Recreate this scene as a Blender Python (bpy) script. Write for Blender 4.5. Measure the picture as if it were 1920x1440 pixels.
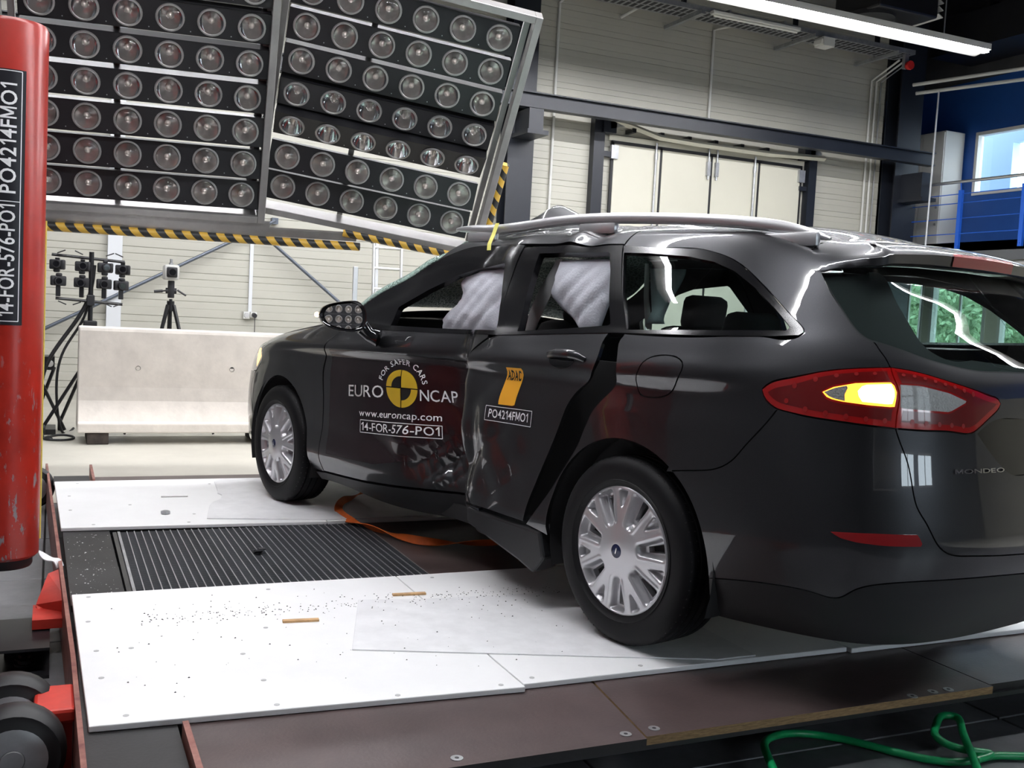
import bpy, bmesh, math, random
import numpy as np
from mathutils import Vector, Matrix
from mathutils.geometry import delaunay_2d_cdt

for o in list(bpy.data.objects): bpy.data.objects.remove(o)
scene = bpy.context.scene
COL = scene.collection
R = math.radians
random.seed(7)

# ---------------------------------------------------------------- camera
# world frame: x runs away along the sled rails, y along the far wall (to the left), z up from the white boards
FPX = 1901.29
cam_d = bpy.data.cameras.new('camera'); cam = bpy.data.objects.new('camera', cam_d); COL.objects.link(cam)
cam_d.sensor_fit = 'HORIZONTAL'; cam_d.sensor_width = 36.0; cam_d.lens = FPX/1920*36
cam_d.clip_start = .05; cam_d.clip_end = 200
_yaw, _pitch, _roll = R(-24.467), .0682036, .0521793
def _axes():
    cy, sy, cp, sp = math.cos(_yaw), math.sin(_yaw), math.cos(_pitch), math.sin(_pitch)
    f = Vector((cy*cp, sy*cp, -sp)); r = Vector((sy, -cy, 0)); u = r.cross(f)
    cr, sr = math.cos(_roll), math.sin(_roll)
    return r*cr+u*sr, u*cr-r*sr, f
_r, _u, _f = _axes()
cam.matrix_world = Matrix(((_r.x, _u.x, -_f.x, -3.2205), (_r.y, _u.y, -_f.y, 2.7012), (_r.z, _u.z, -_f.z, 1.1414), (0, 0, 0, 1)))
scene.camera = cam

# ---------------------------------------------------------------- world, exposure
wld = bpy.data.worlds.new('sky'); scene.world = wld; wld.use_nodes = True
nt = wld.node_tree; nt.nodes.clear()
_o = nt.nodes.new('ShaderNodeOutputWorld'); _b = nt.nodes.new('ShaderNodeBackground')
_b.inputs[0].default_value = (.80, .90, 1.0, 1); _b.inputs[1].default_value = 6.0
nt.links.new(_b.outputs[0], _o.inputs[0])
vs = scene.view_settings
vs.view_transform = 'Standard'; vs.look = 'None'; vs.gamma = 1; vs.use_curve_mapping = False; vs.exposure = 0.62
TUBE_STRENGTH = 92.0

# ---------------------------------------------------------------- materials
MATS = {}
def _nodes(name):
    m = bpy.data.materials.new(name); m.use_nodes = True
    t = m.node_tree; return m, t, t.nodes['Principled BSDF']
def mat(name, col, rough=.5, metal=0., var=0., vscale=6., bump=0., bscale=40., spec=.5, coat=0., coat_rough=.03,
        emit=None, estr=0., var2=None, stretch=(1, 1, 1), alpha=1.):
    """principled material with optional noise colour variation and fine bump"""
    if name in MATS: return MATS[name]
    m, t, p = _nodes(name); N, L = t.nodes, t.links
    p.inputs['Base Color'].default_value = (*col, 1); p.inputs['Roughness'].default_value = rough
    p.inputs['Metallic'].default_value = metal; p.inputs['Specular IOR Level'].default_value = spec
    p.inputs['Coat Weight'].default_value = coat; p.inputs['Coat Roughness'].default_value = coat_rough
    if emit: p.inputs['Emission Color'].default_value = (*emit, 1); p.inputs['Emission Strength'].default_value = estr
    if var or bump:
        tc = N.new('ShaderNodeTexCoord'); mp = N.new('ShaderNodeMapping'); mp.inputs['Scale'].default_value = stretch
        L.new(tc.outputs['Object'], mp.inputs['Vector'])
    if var:
        nz = N.new('ShaderNodeTexNoise'); nz.inputs['Scale'].default_value = vscale; nz.inputs['Detail'].default_value = 6
        nz.inputs['Roughness'].default_value = .65
        L.new(mp.outputs[0], nz.inputs['Vector'])
        rp = N.new('ShaderNodeValToRGB'); rp.color_ramp.elements[0].position = .32; rp.color_ramp.elements[1].position = .72
        c2 = var2 if var2 else tuple(min(1, c*(1+var)) for c in col)
        c1 = tuple(c*(1-var) for c in col)
        rp.color_ramp.elements[0].color = (*c1, 1); rp.color_ramp.elements[1].color = (*c2, 1)
        L.new(nz.outputs['Fac'], rp.inputs[0]); L.new(rp.outputs[0], p.inputs['Base Color'])
    if bump:
        nb = N.new('ShaderNodeTexNoise'); nb.inputs['Scale'].default_value = bscale; nb.inputs['Detail'].default_value = 4
        bm_ = N.new('ShaderNodeBump'); bm_.inputs['Strength'].default_value = bump; bm_.inputs['Distance'].default_value = .01
        L.new(mp.outputs[0], nb.inputs['Vector']); L.new(nb.outputs['Fac'], bm_.inputs['Height']); L.new(bm_.outputs[0], p.inputs['Normal'])
    MATS[name] = m; return m
def glass(name, tint, rough=.0, opacity=0., ocol=(.5, .6, .55), ior=1.5):
    """thin sheet of glass: tinted see-through with a fresnel reflection"""
    m = bpy.data.materials.new(name); m.use_nodes = True; t = m.node_tree; N, L = t.nodes, t.links; N.clear()
    out = N.new('ShaderNodeOutputMaterial'); tr = N.new('ShaderNodeBsdfTransparent'); gl = N.new('ShaderNodeBsdfGlossy')
    tr.inputs[0].default_value = (*tint, 1); gl.inputs['Roughness'].default_value = rough; gl.inputs[0].default_value = (1, 1, 1, 1)
    fr = N.new('ShaderNodeFresnel'); ge = N.new('ShaderNodeNewGeometry'); ma = N.new('ShaderNodeMath'); ma.operation = 'MULTIPLY_ADD'
    ma.inputs[1].default_value = 1/ior-ior; ma.inputs[2].default_value = ior; L.new(ge.outputs['Backfacing'], ma.inputs[0]); L.new(ma.outputs[0], fr.inputs[0])
    mx = N.new('ShaderNodeMixShader'); L.new(fr.outputs[0], mx.inputs[0]); L.new(tr.outputs[0], mx.inputs[1]); L.new(gl.outputs[0], mx.inputs[2])
    L.new(mx.outputs[0], out.inputs[0]); MATS[name] = m; return m
def stripes(name, a, b, period, vec=(1, 1, 0), rough=.45):
    m, t, p = _nodes(name); N, L = t.nodes, t.links
    tc = N.new('ShaderNodeTexCoord'); dp_ = N.new('ShaderNodeVectorMath'); dp_.operation = 'DOT_PRODUCT'
    dp_.inputs[1].default_value = vec; L.new(tc.outputs['Object'], dp_.inputs[0])
    dv = N.new('ShaderNodeMath'); dv.operation = 'DIVIDE'; dv.inputs[1].default_value = period; L.new(dp_.outputs['Value'], dv.inputs[0])
    fr = N.new('ShaderNodeMath'); fr.operation = 'FRACT'; L.new(dv.outputs[0], fr.inputs[0])
    gt = N.new('ShaderNodeMath'); gt.operation = 'GREATER_THAN'; gt.inputs[1].default_value = .5; L.new(fr.outputs[0], gt.inputs[0])
    mx = N.new('ShaderNodeMix'); mx.data_type = 'RGBA'; L.new(gt.outputs[0], mx.inputs['Factor'])
    mx.inputs['A'].default_value = (*a, 1); mx.inputs['B'].default_value = (*b, 1)
    L.new(mx.outputs['Result'], p.inputs['Base Color']); p.inputs['Roughness'].default_value = rough
    MATS[name] = m; return m
M_wall = mat('wall_panel_paint', (.44, .43, .372), .45, var=.05, vscale=.7)
M_wallplain = mat('hall_wall', (.07, .07, .075), .8, var=.5, vscale=.5)
M_white = mat('white_paint', (.60, .60, .57), .5)
M_duct = mat('white_duct_paint', (.62, .64, .66), .45)
M_cream = mat('gate_leaf_paint', (.56, .545, .455), .45, var=.03, vscale=1.)
M_navy = mat('navy_steel_paint', (.010, .0125, .019), .42, var=.15, vscale=3.)
M_black = mat('black_rubber', (.012, .012, .014), .55)
M_blackmet = mat('black_metal_paint', (.010, .010, .012), .35, var=.2, vscale=8.)
M_dark = mat('dark_plastic', (.018, .018, .021), .5)
M_ceil = mat('dark_ceiling', (.05, .05, .055), .8)
M_floor = mat('pale_concrete_floor', (.50, .48, .415), .42, var=.12, vscale=1.2, bump=.05, bscale=60)
M_steel = mat('grey_floor_plate', (.17, .17, .18), .45, metal=.3, var=.35, vscale=2.5, bump=.1, bscale=30)
M_board = mat('white_polymer_board', (.86, .86, .86), .35, var=.03, vscale=4.)
M_ply = mat('brown_film_plywood', (.075, .052, .050), .38, var=.30, vscale=3., bump=.06, bscale=90)
M_plyb = mat('black_film_plywood', (.013, .012, .0125), .52, var=.45, vscale=4., bump=.06, bscale=90)
M_plyedge = mat('bare_plywood_edge', (.30, .19, .09), .8, var=.4, vscale=30., stretch=(1, 1, 8))
M_red = mat('red_sled_paint', (.52, .035, .022), .42, var=.25, vscale=5., bump=.05)
M_redpole = mat('red_pole_paint', (.33, .017, .009), .30, var=.22, vscale=3.5, bump=.04)
M_rail = mat('worn_red_edge', (.30, .055, .045), .5, var=.6, vscale=14., var2=(.36, .16, .12))
M_galv = mat('galvanised_steel', (.42, .43, .44), .42, metal=.75, var=.2, vscale=8.)
M_bar = mat('dull_grating_steel', (.13, .135, .145), .5, metal=.6, var=.2, vscale=8.)
M_alu = mat('aluminium', (.68, .69, .70), .30, metal=.9, var=.08, vscale=5.)
M_frame = mat('grey_aluminium_frame', (.36, .35, .34), .38, metal=.6, var=.12, vscale=5.)
M_chrome = mat('polished_reflector', (.82, .83, .84), .10, metal=1.)
M_concrete = mat('barrier_concrete', (.68, .63, .57), .75, var=.10, vscale=5., bump=.15, bscale=25)
M_wood = mat('dark_timber', (.045, .034, .028), .8, var=.4, vscale=14.)
M_stick = mat('pale_wood', (.55, .34, .16), .6, var=.3, vscale=30.)
M_blue = mat('blue_wall_paint', (.018, .085, .33), .5, var=.05)
M_bluerail = mat('blue_railing_paint', (.012, .095, .50), .35)
M_tube = mat('lamp_tube', (1, 1, 1), .5, emit=(.96, .96, 1.0), estr=TUBE_STRENGTH)
M_tubeoff = mat('unlit_tube', (.75, .74, .68), .4)
M_hazard = stripes('hazard_tape', (.70, .42, .055), (.02, .02, .02), .085, (0, 1, .9))
M_hose = mat('green_hose', (.008, .34, .11), .35, var=.3, vscale=12.)
M_orange = mat('orange_strap', (.80, .16, .025), .55, var=.1, vscale=20)
M_yellowtape = mat('yellow_tape', (.62, .58, .10), .5)
M_hedge = mat('hedge_leaves', (.16, .34, .14), .7, var=.7, vscale=30., var2=(.50, .66, .40))
M_lens = mat('camera_lens', (.006, .006, .008), .06)
M_greybox = mat('grey_box', (.45, .45, .45), .5)
M_text = mat('white_lettering', (.88, .88, .88), .45)
M_plate = mat('black_plate', (.012, .012, .016), .4)
M_pglass = glass('window_glass', (.95, .97, .97))

# ---------------------------------------------------------------- helpers
def thing(name, label, cat, loc=(0, 0, 0), rotz=0., group=None):
    o = bpy.data.objects.new(name, None); COL.objects.link(o); o.empty_display_size = .1
    o.location = loc; o.rotation_euler = (0, 0, rotz); o['label'] = label; o['category'] = cat
    if group: o['group'] = group
    return o
def tag(o, label, cat, group=None):
    o['label'] = label; o['category'] = cat
    if group: o['group'] = group
    return o
def link_mesh(name, me, parent=None):
    o = bpy.data.objects.new(name, me); COL.objects.link(o)
    if parent: o.parent = parent
    return o
def struct(o): o['kind'] = 'structure'; return o
def copy_tree(o, parent=None):
    c = o.copy(); COL.objects.link(c); c.parent = parent
    for ch in list(o.children): copy_tree(ch, c)
    return c
class MB:
    def __init__(s): s.v = []; s.f = []; s.m = []
    def add(s, verts, faces, mi=0):
        b = len(s.v); s.v += [tuple(map(float, p)) for p in verts]; s.f += [tuple(b+i for i in f) for f in faces]; s.m += [mi]*len(faces); return s
    def box(s, c, d, mi=0, rot=None, ch=0.):
        hx, hy, hz = d[0]/2, d[1]/2, d[2]/2
        if ch <= 0:
            vs_ = [(x, y, z) for x in (-hx, hx) for y in (-hy, hy) for z in (-hz, hz)]
            fs = [(0, 1, 3, 2), (4, 6, 7, 5), (0, 4, 5, 1), (2, 3, 7, 6), (0, 2, 6, 4), (1, 5, 7, 3)]
        else:
            bm = bmesh.new(); bmesh.ops.create_cube(bm, size=1)
            for v in bm.verts: v.co = Vector((v.co.x*d[0], v.co.y*d[1], v.co.z*d[2]))
            bmesh.ops.bevel(bm, geom=bm.edges[:], offset=min(ch, min(d)*.45), segments=2, profile=.5, affect='EDGES')
            bm.verts.index_update(); vs_ = [tuple(v.co) for v in bm.verts]; fs = [tuple(v.index for v in f.verts) for f in bm.faces]; bm.free()
        M_ = rot if rot is not None else Matrix.Identity(3)
        return s.add([tuple(M_ @ Vector(p)+Vector(c)) for p in vs_], fs, mi)
    def bb(s, a, b, mi=0, ch=0.):
        a, b = np.minimum(a, b), np.maximum(a, b)
        return s.box(tuple((a+b)/2), tuple(b-a), mi, None, ch)
    def tube(s, path, r, n=8, mi=0, caps=True, closed=False, sx=1., sy=1.):
        P = [Vector(p) for p in path]; k = len(P); rs = r if hasattr(r, '__len__') else [r]*k
        rings = []; up = None
        for i in range(k):
            if closed: t = P[(i+1) % k]-P[i-1]
            else: t = P[min(i+1, k-1)]-P[max(i-1, 0)]
            t.normalize()
            if up is None:
                up = Vector((0, 0, 1)) if abs(t.z) < .9 else Vector((1, 0, 0))
            a = t.cross(up).normalized(); up = a.cross(t).normalized()
            rings.append([P[i]+(a*math.cos(2*math.pi*j/n)*sx+up*math.sin(2*math.pi*j/n)*sy)*rs[i] for j in range(n)])
        vs_ = [tuple(p) for g in rings for p in g]; fs = []
        for i in range(k if closed else k-1):
            i2 = (i+1) % k
            for j in range(n): fs.append((i*n+j, i*n+(j+1) % n, i2*n+(j+1) % n, i2*n+j))
        if caps and not closed: fs += [tuple(range(n))[::-1], tuple((k-1)*n+j for j in range(n))]
        return s.add(vs_, fs, mi)
    def cyl(s, a, b, r, n=12, mi=0, r2=None): return s.tube([a, b], [r, r if r2 is None else r2], n, mi)
    def lathe(s, prof, n=24, axis='z', mi=0, c=(0, 0, 0), closed=False):
        """prof: list of (radius, height); mi may be a list per segment"""
        vs_ = []; fs = []; ms = []
        k = len(prof)
        for rr, h in prof:
            for j in range(n):
                a = 2*math.pi*j/n; x, y = rr*math.cos(a), rr*math.sin(a)
                vs_.append({'z': (x, y, h), 'y': (x, h, y), 'x': (h, x, y)}[axis])
        for i in range(k if closed else k-1):
            i2 = (i+1) % k
            for j in range(n):
                q = (i*n+j, i*n+(j+1) % n, i2*n+(j+1) % n, i2*n+j)
                fs.append(q if axis != 'y' else q[::-1]); ms.append(mi[i] if isinstance(mi, (list, tuple)) else mi)
        b = len(s.v); s.v += [tuple(Vector(p)+Vector(c)) for p in vs_]; s.f += [tuple(b+i for i in f) for f in fs]; s.m += ms
        return s
    def prism(s, poly, z0, z1, mi=0, mside=None):
        """poly of (x,y), extruded in z"""
        n = len(poly); vs_ = [(x, y, z0) for x, y in poly]+[(x, y, z1) for x, y in poly]
        s.add(vs_, [tuple(range(n))[::-1], tuple(range(n, 2*n))], mi)
        b = len(s.v)-2*n
        for i in range(n): s.f.append((b+i, b+(i+1) % n, b+n+(i+1) % n, b+n+i)); s.m.append(mi if mside is None else mside)
        return s
    def mesh(s, name, mats, smooth=None):
        me = bpy.data.meshes.new(name); me.from_pydata(s.v, [], s.f)
        for m in (mats if isinstance(mats, (list, tuple)) else [mats]): me.materials.append(m)
        me.polygons.foreach_set('material_index', s.m); me.update()
        bm = bmesh.new(); bm.from_mesh(me); bmesh.ops.recalc_face_normals(bm, faces=bm.faces[:]); bm.to_mesh(me); bm.free()
        if smooth is not None:
            me.shade_smooth(); me.set_sharp_from_angle(angle=R(smooth))
        return me
    def build(s, name, mats, parent=None, smooth=None):
        return link_mesh(name, s.mesh(name, mats, smooth), parent)
def refine(v, f, mx):
    """split triangles until no edge is longer than mx"""
    v = [tuple(p) for p in v]; f = [t for q in f for t in [(q[0], q[i], q[i+1]) for i in range(1, len(q)-1)]]; mid = {}
    for _ in range(9):
        out = []; ch = False
        for t in f:
            ls = [math.dist(v[t[i]], v[t[(i+1) % 3]]) for i in range(3)]; k = ls.index(max(ls))
            if ls[k] <= mx: out.append(t); continue
            a, b, c = t[k], t[(k+1) % 3], t[(k+2) % 3]; key = (min(a, b), max(a, b))
            if key not in mid: mid[key] = len(v); v.append(tuple((x+y)/2 for x, y in zip(v[a], v[b])))
            m = mid[key]; out += [(a, m, c), (m, b, c)]; ch = True
        f = out
        if not ch: break
    return np.array(v), f
def _strokes(segs, w):
    V, F = [], []
    for (x0, y0), (x1, y1), h_ in segs:      # bars of horizontal width w cut level at top and bottom
        b = len(V); V += [(x0, y0), (x0+h_, y0), (x1+h_, y1), (x1, y1)]; F += [(b, b+1, b+2), (b, b+2, b+3)]
    return V, F, w
_GLY = {'M': _strokes([((0, 0), (0, .72), .09), ((.51, 0), (.51, .72), .09), ((.235, .12), (.0, .72), .115), ((.25, .12), (.485, .72), .115)], .69), '1': ([(.02, .53), (.19, .70), (.19, .72), (.30, .72), (.30, 0), (.20, 0), (.20, .58), (.07, .45)], [(0, 1, 6), (0, 6, 7), (1, 2, 6), (2, 3, 6), (3, 4, 6), (4, 5, 6)], .38)}
def glyph(ch, bold):
    if (ch, bold) in _GLY: return _GLY[(ch, bold)]
    if ch in _GLY: return _GLY[ch]
    if ch == ' ': return ([], [], .28)
    cu = bpy.data.curves.new('t', 'FONT'); cu.body = ch; cu.size = 1.; cu.resolution_u = 3; cu.offset = bold
    ob = bpy.data.objects.new('t', cu); COL.objects.link(ob); bpy.context.view_layer.update()
    dg = bpy.context.evaluated_depsgraph_get(); ev = ob.evaluated_get(dg); me = ev.to_mesh(); me.calc_loop_triangles()
    v = [tuple(p.co)[:2] for p in me.vertices]; f = [tuple(t.vertices) for t in me.loop_triangles]
    ev.to_mesh_clear(); bpy.data.objects.remove(ob); bpy.data.curves.remove(cu)
    x0 = min(p[0] for p in v); v = [(x-x0, y) for x, y in v]
    _GLY[(ch, bold)] = (v, f, max(p[0] for p in v)+.085); return _GLY[(ch, bold)]
def text_polys(txt, size=1., bold=0.):
    """lettering as a flat triangulated outline: vertices (n,2) and triangles"""
    V, F, x = [], [], 0.
    for ch in txt:
        v, f, adv = glyph(ch, bold); b = len(V); V += [(p[0]+x, p[1]) for p in v]; F += [tuple(b+i for i in t) for t in f]; x += adv
    return refine(np.array(V)*size, F, .22*size)
# ---------------------------------------------------------------- car body surface
# car frame: x forward from the rear axle, y to the car's left, z up from the board surface
OUT_XY = [(3.84,0),(3.835,.25),(3.81,.46),(3.745,.63),(3.60,.765),(3.36,.85),(3.0,.897),(2.5,.918),(2.0,.924),(1.5,.926),
          (1.0,.926),(.5,.926),(.1,.924),(-.25,.912),(-.5,.882),(-.70,.83),(-.86,.745),(-.955,.62),(-1.01,.45),(-1.04,.22),(-1.05,0)]
def _cum(pts):
    p = np.array(pts, float); d = np.r_[0, np.cumsum(np.hypot(*np.diff(p, axis=0).T))]
    return p, d
def pchip(xk, yk, x):
    """monotone cubic; yk may be (n,) or (n,m); x (q,) -> (q,) or (q,m)"""
    xk = np.asarray(xk, float); yk = np.asarray(yk, float); x = np.asarray(x, float)
    h = np.diff(xk); hh = h if yk.ndim == 1 else h[:, None]
    dl = np.diff(yk, axis=0)/hh
    d = np.zeros_like(yk)
    a, b = dl[:-1], dl[1:]
    w1 = (2*hh[1:]+hh[:-1]); w2 = (hh[1:]+2*hh[:-1])
    with np.errstate(divide='ignore', invalid='ignore'):
        m = (w1+w2)/(w1/a+w2/b)
    d[1:-1] = np.where(a*b > 0, m, 0)
    d[0] = dl[0]; d[-1] = dl[-1]
    i = np.clip(np.searchsorted(xk, x)-1, 0, len(xk)-2)
    t = (x-xk[i])/h[i]; hi = h[i]
    if yk.ndim > 1: t = t[:, None]; hi = hi[:, None]
    return ((1+2*t)*(1-t)**2*yk[i]+t*(1-t)**2*hi*d[i]+t*t*(3-2*t)*yk[i+1]+t*t*(t-1)*hi*d[i+1])
def spline_nat(xk, yk, x):
    xk = np.asarray(xk, float); yk = np.asarray(yk, float); n = len(xk); h = np.diff(xk)
    A = np.eye(n); B = np.zeros(yk.shape)
    for i in range(1, n-1):
        A[i, i-1:i+2] = h[i-1], 2*(h[i-1]+h[i]), h[i]
        B[i] = 6*((yk[i+1]-yk[i])/h[i]-(yk[i]-yk[i-1])/h[i-1])
    M = np.linalg.solve(A, B)
    i = np.clip(np.searchsorted(xk, x)-1, 0, n-2); t = (x-xk[i])[:, None]; hi = h[i][:, None]
    return (yk[i]+t*((yk[i+1]-yk[i])/hi-hi*(2*M[i]+M[i+1])/6)+t*t*M[i]/2+t**3*(M[i+1]-M[i])/(6*hi))
_op, _os = _cum(OUT_XY)
S_END = _os[-1]
_ss = np.linspace(0, S_END, 1201)
_oc = spline_nat(_os, _op, _ss)
_ot = np.gradient(_oc, _ss, axis=0); _ot /= np.hypot(_ot[:, 0], _ot[:, 1])[:, None]
_on = np.stack([-_ot[:, 1], _ot[:, 0]], 1)          # inward? fixed below
_on *= -np.sign((_on*(_oc-np.array([1.4, 0]))).sum(1))[:, None]   # points inward
def s_of_x(x):
    k = np.where(_ss > .9)[0]; k = k[k < 1100]
    return float(np.interp(-x, -_oc[k, 0], _ss[k]))
# rows: z and inward offset for stations along the outline
W_NOM = np.array([.17,.25,.35,.37,.50,.65,.80,.90,.948,.956,1.03,1.085,1.10,1.20,1.30,1.38,1.43,1.465,1.49,1.505])
def _tab(z, d): return np.array(z, float), np.array(d, float)
STN = [
 (0.0,  _tab([.17,.23,.32,.34,.45,.56,.66,.73,.77,.78,.82,.85,.86,.88,.90,.92,.93,.94,.945,.95],
             [.10,.06,.02,.02,.0,.01,.03,.06,.09,.10,.14,.18,.19,.22,.25,.28,.30,.32,.34,.36])),
 (1.0,  _tab([.17,.23,.32,.34,.46,.58,.69,.76,.81,.82,.86,.885,.895,.91,.93,.95,.96,.97,.975,.98],
             [.10,.05,.01,.01,.0,.002,.010,.02,.035,.038,.06,.085,.095,.13,.17,.20,.22,.25,.27,.29])),
 (s_of_x(2.87), _tab([.17,.25,.35,.37,.49,.63,.76,.85,.893,.90,.945,.972,.98,1.0,1.05,1.1,1.13,1.16,1.18,1.2],
             [.11,.05,.010,.010,.012,.010,.006,.008,.0,.0,.028,.07,.085,.12,.16,.2,.24,.28,.32,.38])),
 (s_of_x(2.2), _tab([.17,.25,.35,.37,.50,.64,.78,.87,.918,.926,.985,1.030,1.042,1.13,1.22,1.30,1.35,1.39,1.42,1.44],
             [.11,.05,.010,.010,.022,.021,.018,.026,.0,.0,.028,.054,.063,.10,.15,.20,.24,.28,.33,.40])),
 (s_of_x(1.3), _tab([.17,.25,.35,.37,.50,.65,.80,.89,.936,.944,1.01,1.052,1.066,1.17,1.28,1.375,1.425,1.464,1.490,1.508],
             [.11,.05,.010,.010,.022,.021,.018,.026,.0,.0,.028,.055,.064,.104,.155,.20,.236,.278,.34,.42])),
 (s_of_x(.4), _tab([.17,.25,.35,.37,.50,.65,.80,.90,.952,.960,1.03,1.085,1.10,1.20,1.30,1.38,1.43,1.467,1.494,1.512],
             [.11,.05,.010,.010,.020,.019,.016,.026,.0,.0,.028,.055,.064,.104,.155,.20,.236,.278,.34,.42])),
 (s_of_x(-.25), _tab([.17,.25,.35,.37,.50,.65,.80,.91,.968,.977,1.05,1.105,1.12,1.21,1.30,1.375,1.420,1.452,1.474,1.490],
             [.11,.05,.012,.010,.006,.006,.010,.022,.0,.0,.028,.054,.063,.104,.155,.20,.236,.278,.34,.42])),
 (s_of_x(-.62), _tab([.17,.25,.35,.37,.50,.65,.80,.92,.985,.995,1.06,1.115,1.13,1.205,1.28,1.342,1.375,1.40,1.415,1.427],
             [.12,.06,.025,.020,.002,.004,.012,.020,.028,.030,.052,.078,.088,.132,.178,.220,.252,.290,.35,.43])),
 (s_of_x(-.86), _tab([.17,.25,.35,.37,.50,.65,.80,.92,.985,.995,1.05,1.10,1.115,1.19,1.265,1.325,1.358,1.385,1.405,1.420],
             [.12,.07,.028,.022,.0,.010,.030,.042,.052,.054,.075,.105,.115,.170,.225,.275,.310,.345,.40,.47])),
 (S_END-.35, _tab([.17,.25,.35,.37,.50,.65,.80,.91,.965,.975,1.03,1.08,1.095,1.18,1.265,1.325,1.358,1.385,1.405,1.420],
             [.12,.07,.028,.022,.0,.018,.042,.055,.063,.065,.090,.125,.136,.205,.270,.325,.360,.395,.44,.50])),
 (S_END, _tab([.17,.25,.35,.37,.50,.65,.80,.91,.965,.975,1.03,1.08,1.095,1.18,1.265,1.325,1.358,1.385,1.405,1.420],
             [.12,.07,.028,.022,.0,.020,.045,.058,.066,.068,.094,.13,.142,.212,.280,.336,.370,.405,.45,.51])),
]
_sk = np.array([t[0] for t in STN]); _zt = np.stack([t[1][0] for t in STN]); _dt = np.stack([t[1][1] for t in STN])
_NS, _NW = 700, 400
_gs = np.linspace(0, S_END, _NS); _gw = np.linspace(W_NOM[0], W_NOM[-1], _NW)
def _grid():
    zs = pchip(_sk, _zt, _gs); ds = pchip(_sk, _dt, _gs)
    Z = pchip(W_NOM, zs.T, _gw).T; D = pchip(W_NOM, ds.T, _gw).T
    # light smoothing along the height keeps the feature lines but rounds them
    k = np.array([1, 2, 3, 2, 1.]); k /= k.sum()
    def sm(a, axis):
        p = [(0, 0), (0, 0)]; p[axis] = (2, 2); b = np.pad(a, p, mode='edge')
        o = np.zeros_like(a)
        for i, c in enumerate(k):
            sl = [slice(None), slice(None)]; sl[axis] = slice(i, i+a.shape[axis]); o += c*b[tuple(sl)]
        return o
    for _ in range(2): D = sm(D, 1)
    for _ in range(12): D = sm(D, 0); Z = sm(Z, 0)
    ox = np.interp(_gs, _ss, _oc[:, 0]); oy = np.interp(_gs, _ss, _oc[:, 1])
    nx = np.interp(_gs, _ss, _on[:, 0]); ny = np.interp(_gs, _ss, _on[:, 1])
    P = np.stack([ox[:, None]+nx[:, None]*D, oy[:, None]+ny[:, None]*D, Z], -1)
    return P
def smooth01(t):
    t = np.clip(t, 0, 1); return t*t*(3-2*t)
def dent(P):
    """crash damage on the left side: a groove from the pole between the doors, folds around it"""
    x, z = P[..., 0], P[..., 2]
    xp = 1.20
    dx = x-xp
    prof = np.where(dx > 0, np.exp(-(np.abs(dx)/.34)**1.5), np.exp(-(np.abs(dx)/.17)**2))
    amp = np.interp(z, [.17, .3, .45, .7, .9, 1.0, 1.10, 1.3, 1.46, 1.51], [.13, .17, .20, .185, .15, .115, .085, .05, .045, .04])
    dy = -amp*prof
    dy = dy - .030*np.exp(-((x-1.42)/.10)**2-((z-.42)/.07)**2) + .026*np.exp(-((x-1.55)/.10)**2-((z-.52)/.10)**2)
    dy = dy + .020*np.exp(-((x-1.33)/.06)**2-((z-.36)/.05)**2)
    dy = dy + .014*np.exp(-((x-1.36)/.045)**2-((z-.47)/.03)**2) - .012*np.exp(-((x-1.30)/.04)**2-((z-.43)/.03)**2)
    # crumpled leading part of the rear door
    dy = dy + .030*np.exp(-((x-1.0)/.075)**2-((z-.68)/.20)**2) + .02*np.exp(-((x-.80)/.16)**2-((z-.62)/.25)**2)
    dy = dy - .016*np.exp(-((x-.93)/.05)**2-((z-.50)/.10)**2) + .012*np.exp(-((x-.98)/.04)**2-((z-.42)/.05)**2)
    dy = dy + .010*np.sin(x*26+z*9)*np.exp(-((x-.92)/.16)**2-((z-.55)/.22)**2)
    dy = dy + .008*np.sin(z*30+x*7)*np.exp(-((x-1.02)/.09)**2-((z-.85)/.16)**2)
    m1 = np.exp(-((x-.84)/.20)**2-((z-.56)/.24)**2); m2 = np.exp(-((x-1.34)/.13)**2-((z-.43)/.10)**2); m3 = np.exp(-((x-1.5)/.3)**2-((z-.55)/.16)**2)
    dy = dy + .017*(np.abs(np.sin(9*x+13*z+.6))-.6)*m1 + .006*np.sin(31*x-17*z)*m1
    dy = dy + .022*(np.abs(np.sin(22*x+27*z))-.6)*m2 + .012*(np.abs(np.sin(47*x-36*z+1))-.6)*m2
    dy = dy + .010*(np.abs(np.sin(8*x-12*z+1.2))-.6)*m3
    # roof side buckled above the doors
    dz = .012*np.exp(-((x-.62)/.05)**2)*smooth01((z-1.38)/.08) - .012*np.exp(-((x-.48)/.06)**2)*smooth01((z-1.38)/.08)
    dz = dz + .006*np.exp(-((x-1.1)/.25)**2)*smooth01((z-1.40)/.08)
    Q = P.copy(); left = (P[..., 1] > 0)*np.where((x > .2) & (x < 2.4), 1., 0.)*smooth01((x-.25)/.15)
    Q[..., 1] += dy*left; Q[..., 2] += dz*left
    return Q
GRID0 = _grid()
GRIDD = dent(GRID0)
def _normals(G):
    a = np.gradient(G, axis=0); b = np.gradient(G, axis=1)
    n = np.cross(a, b); n /= np.linalg.norm(n, axis=-1)[..., None]
    c = G-np.array([1.4, 0, .8]); sg = np.sign((n*c).sum(-1)); 
    if np.median(sg) < 0: n = -n
    return n
NORM0, NORMD = _normals(GRID0), _normals(GRIDD)
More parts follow.
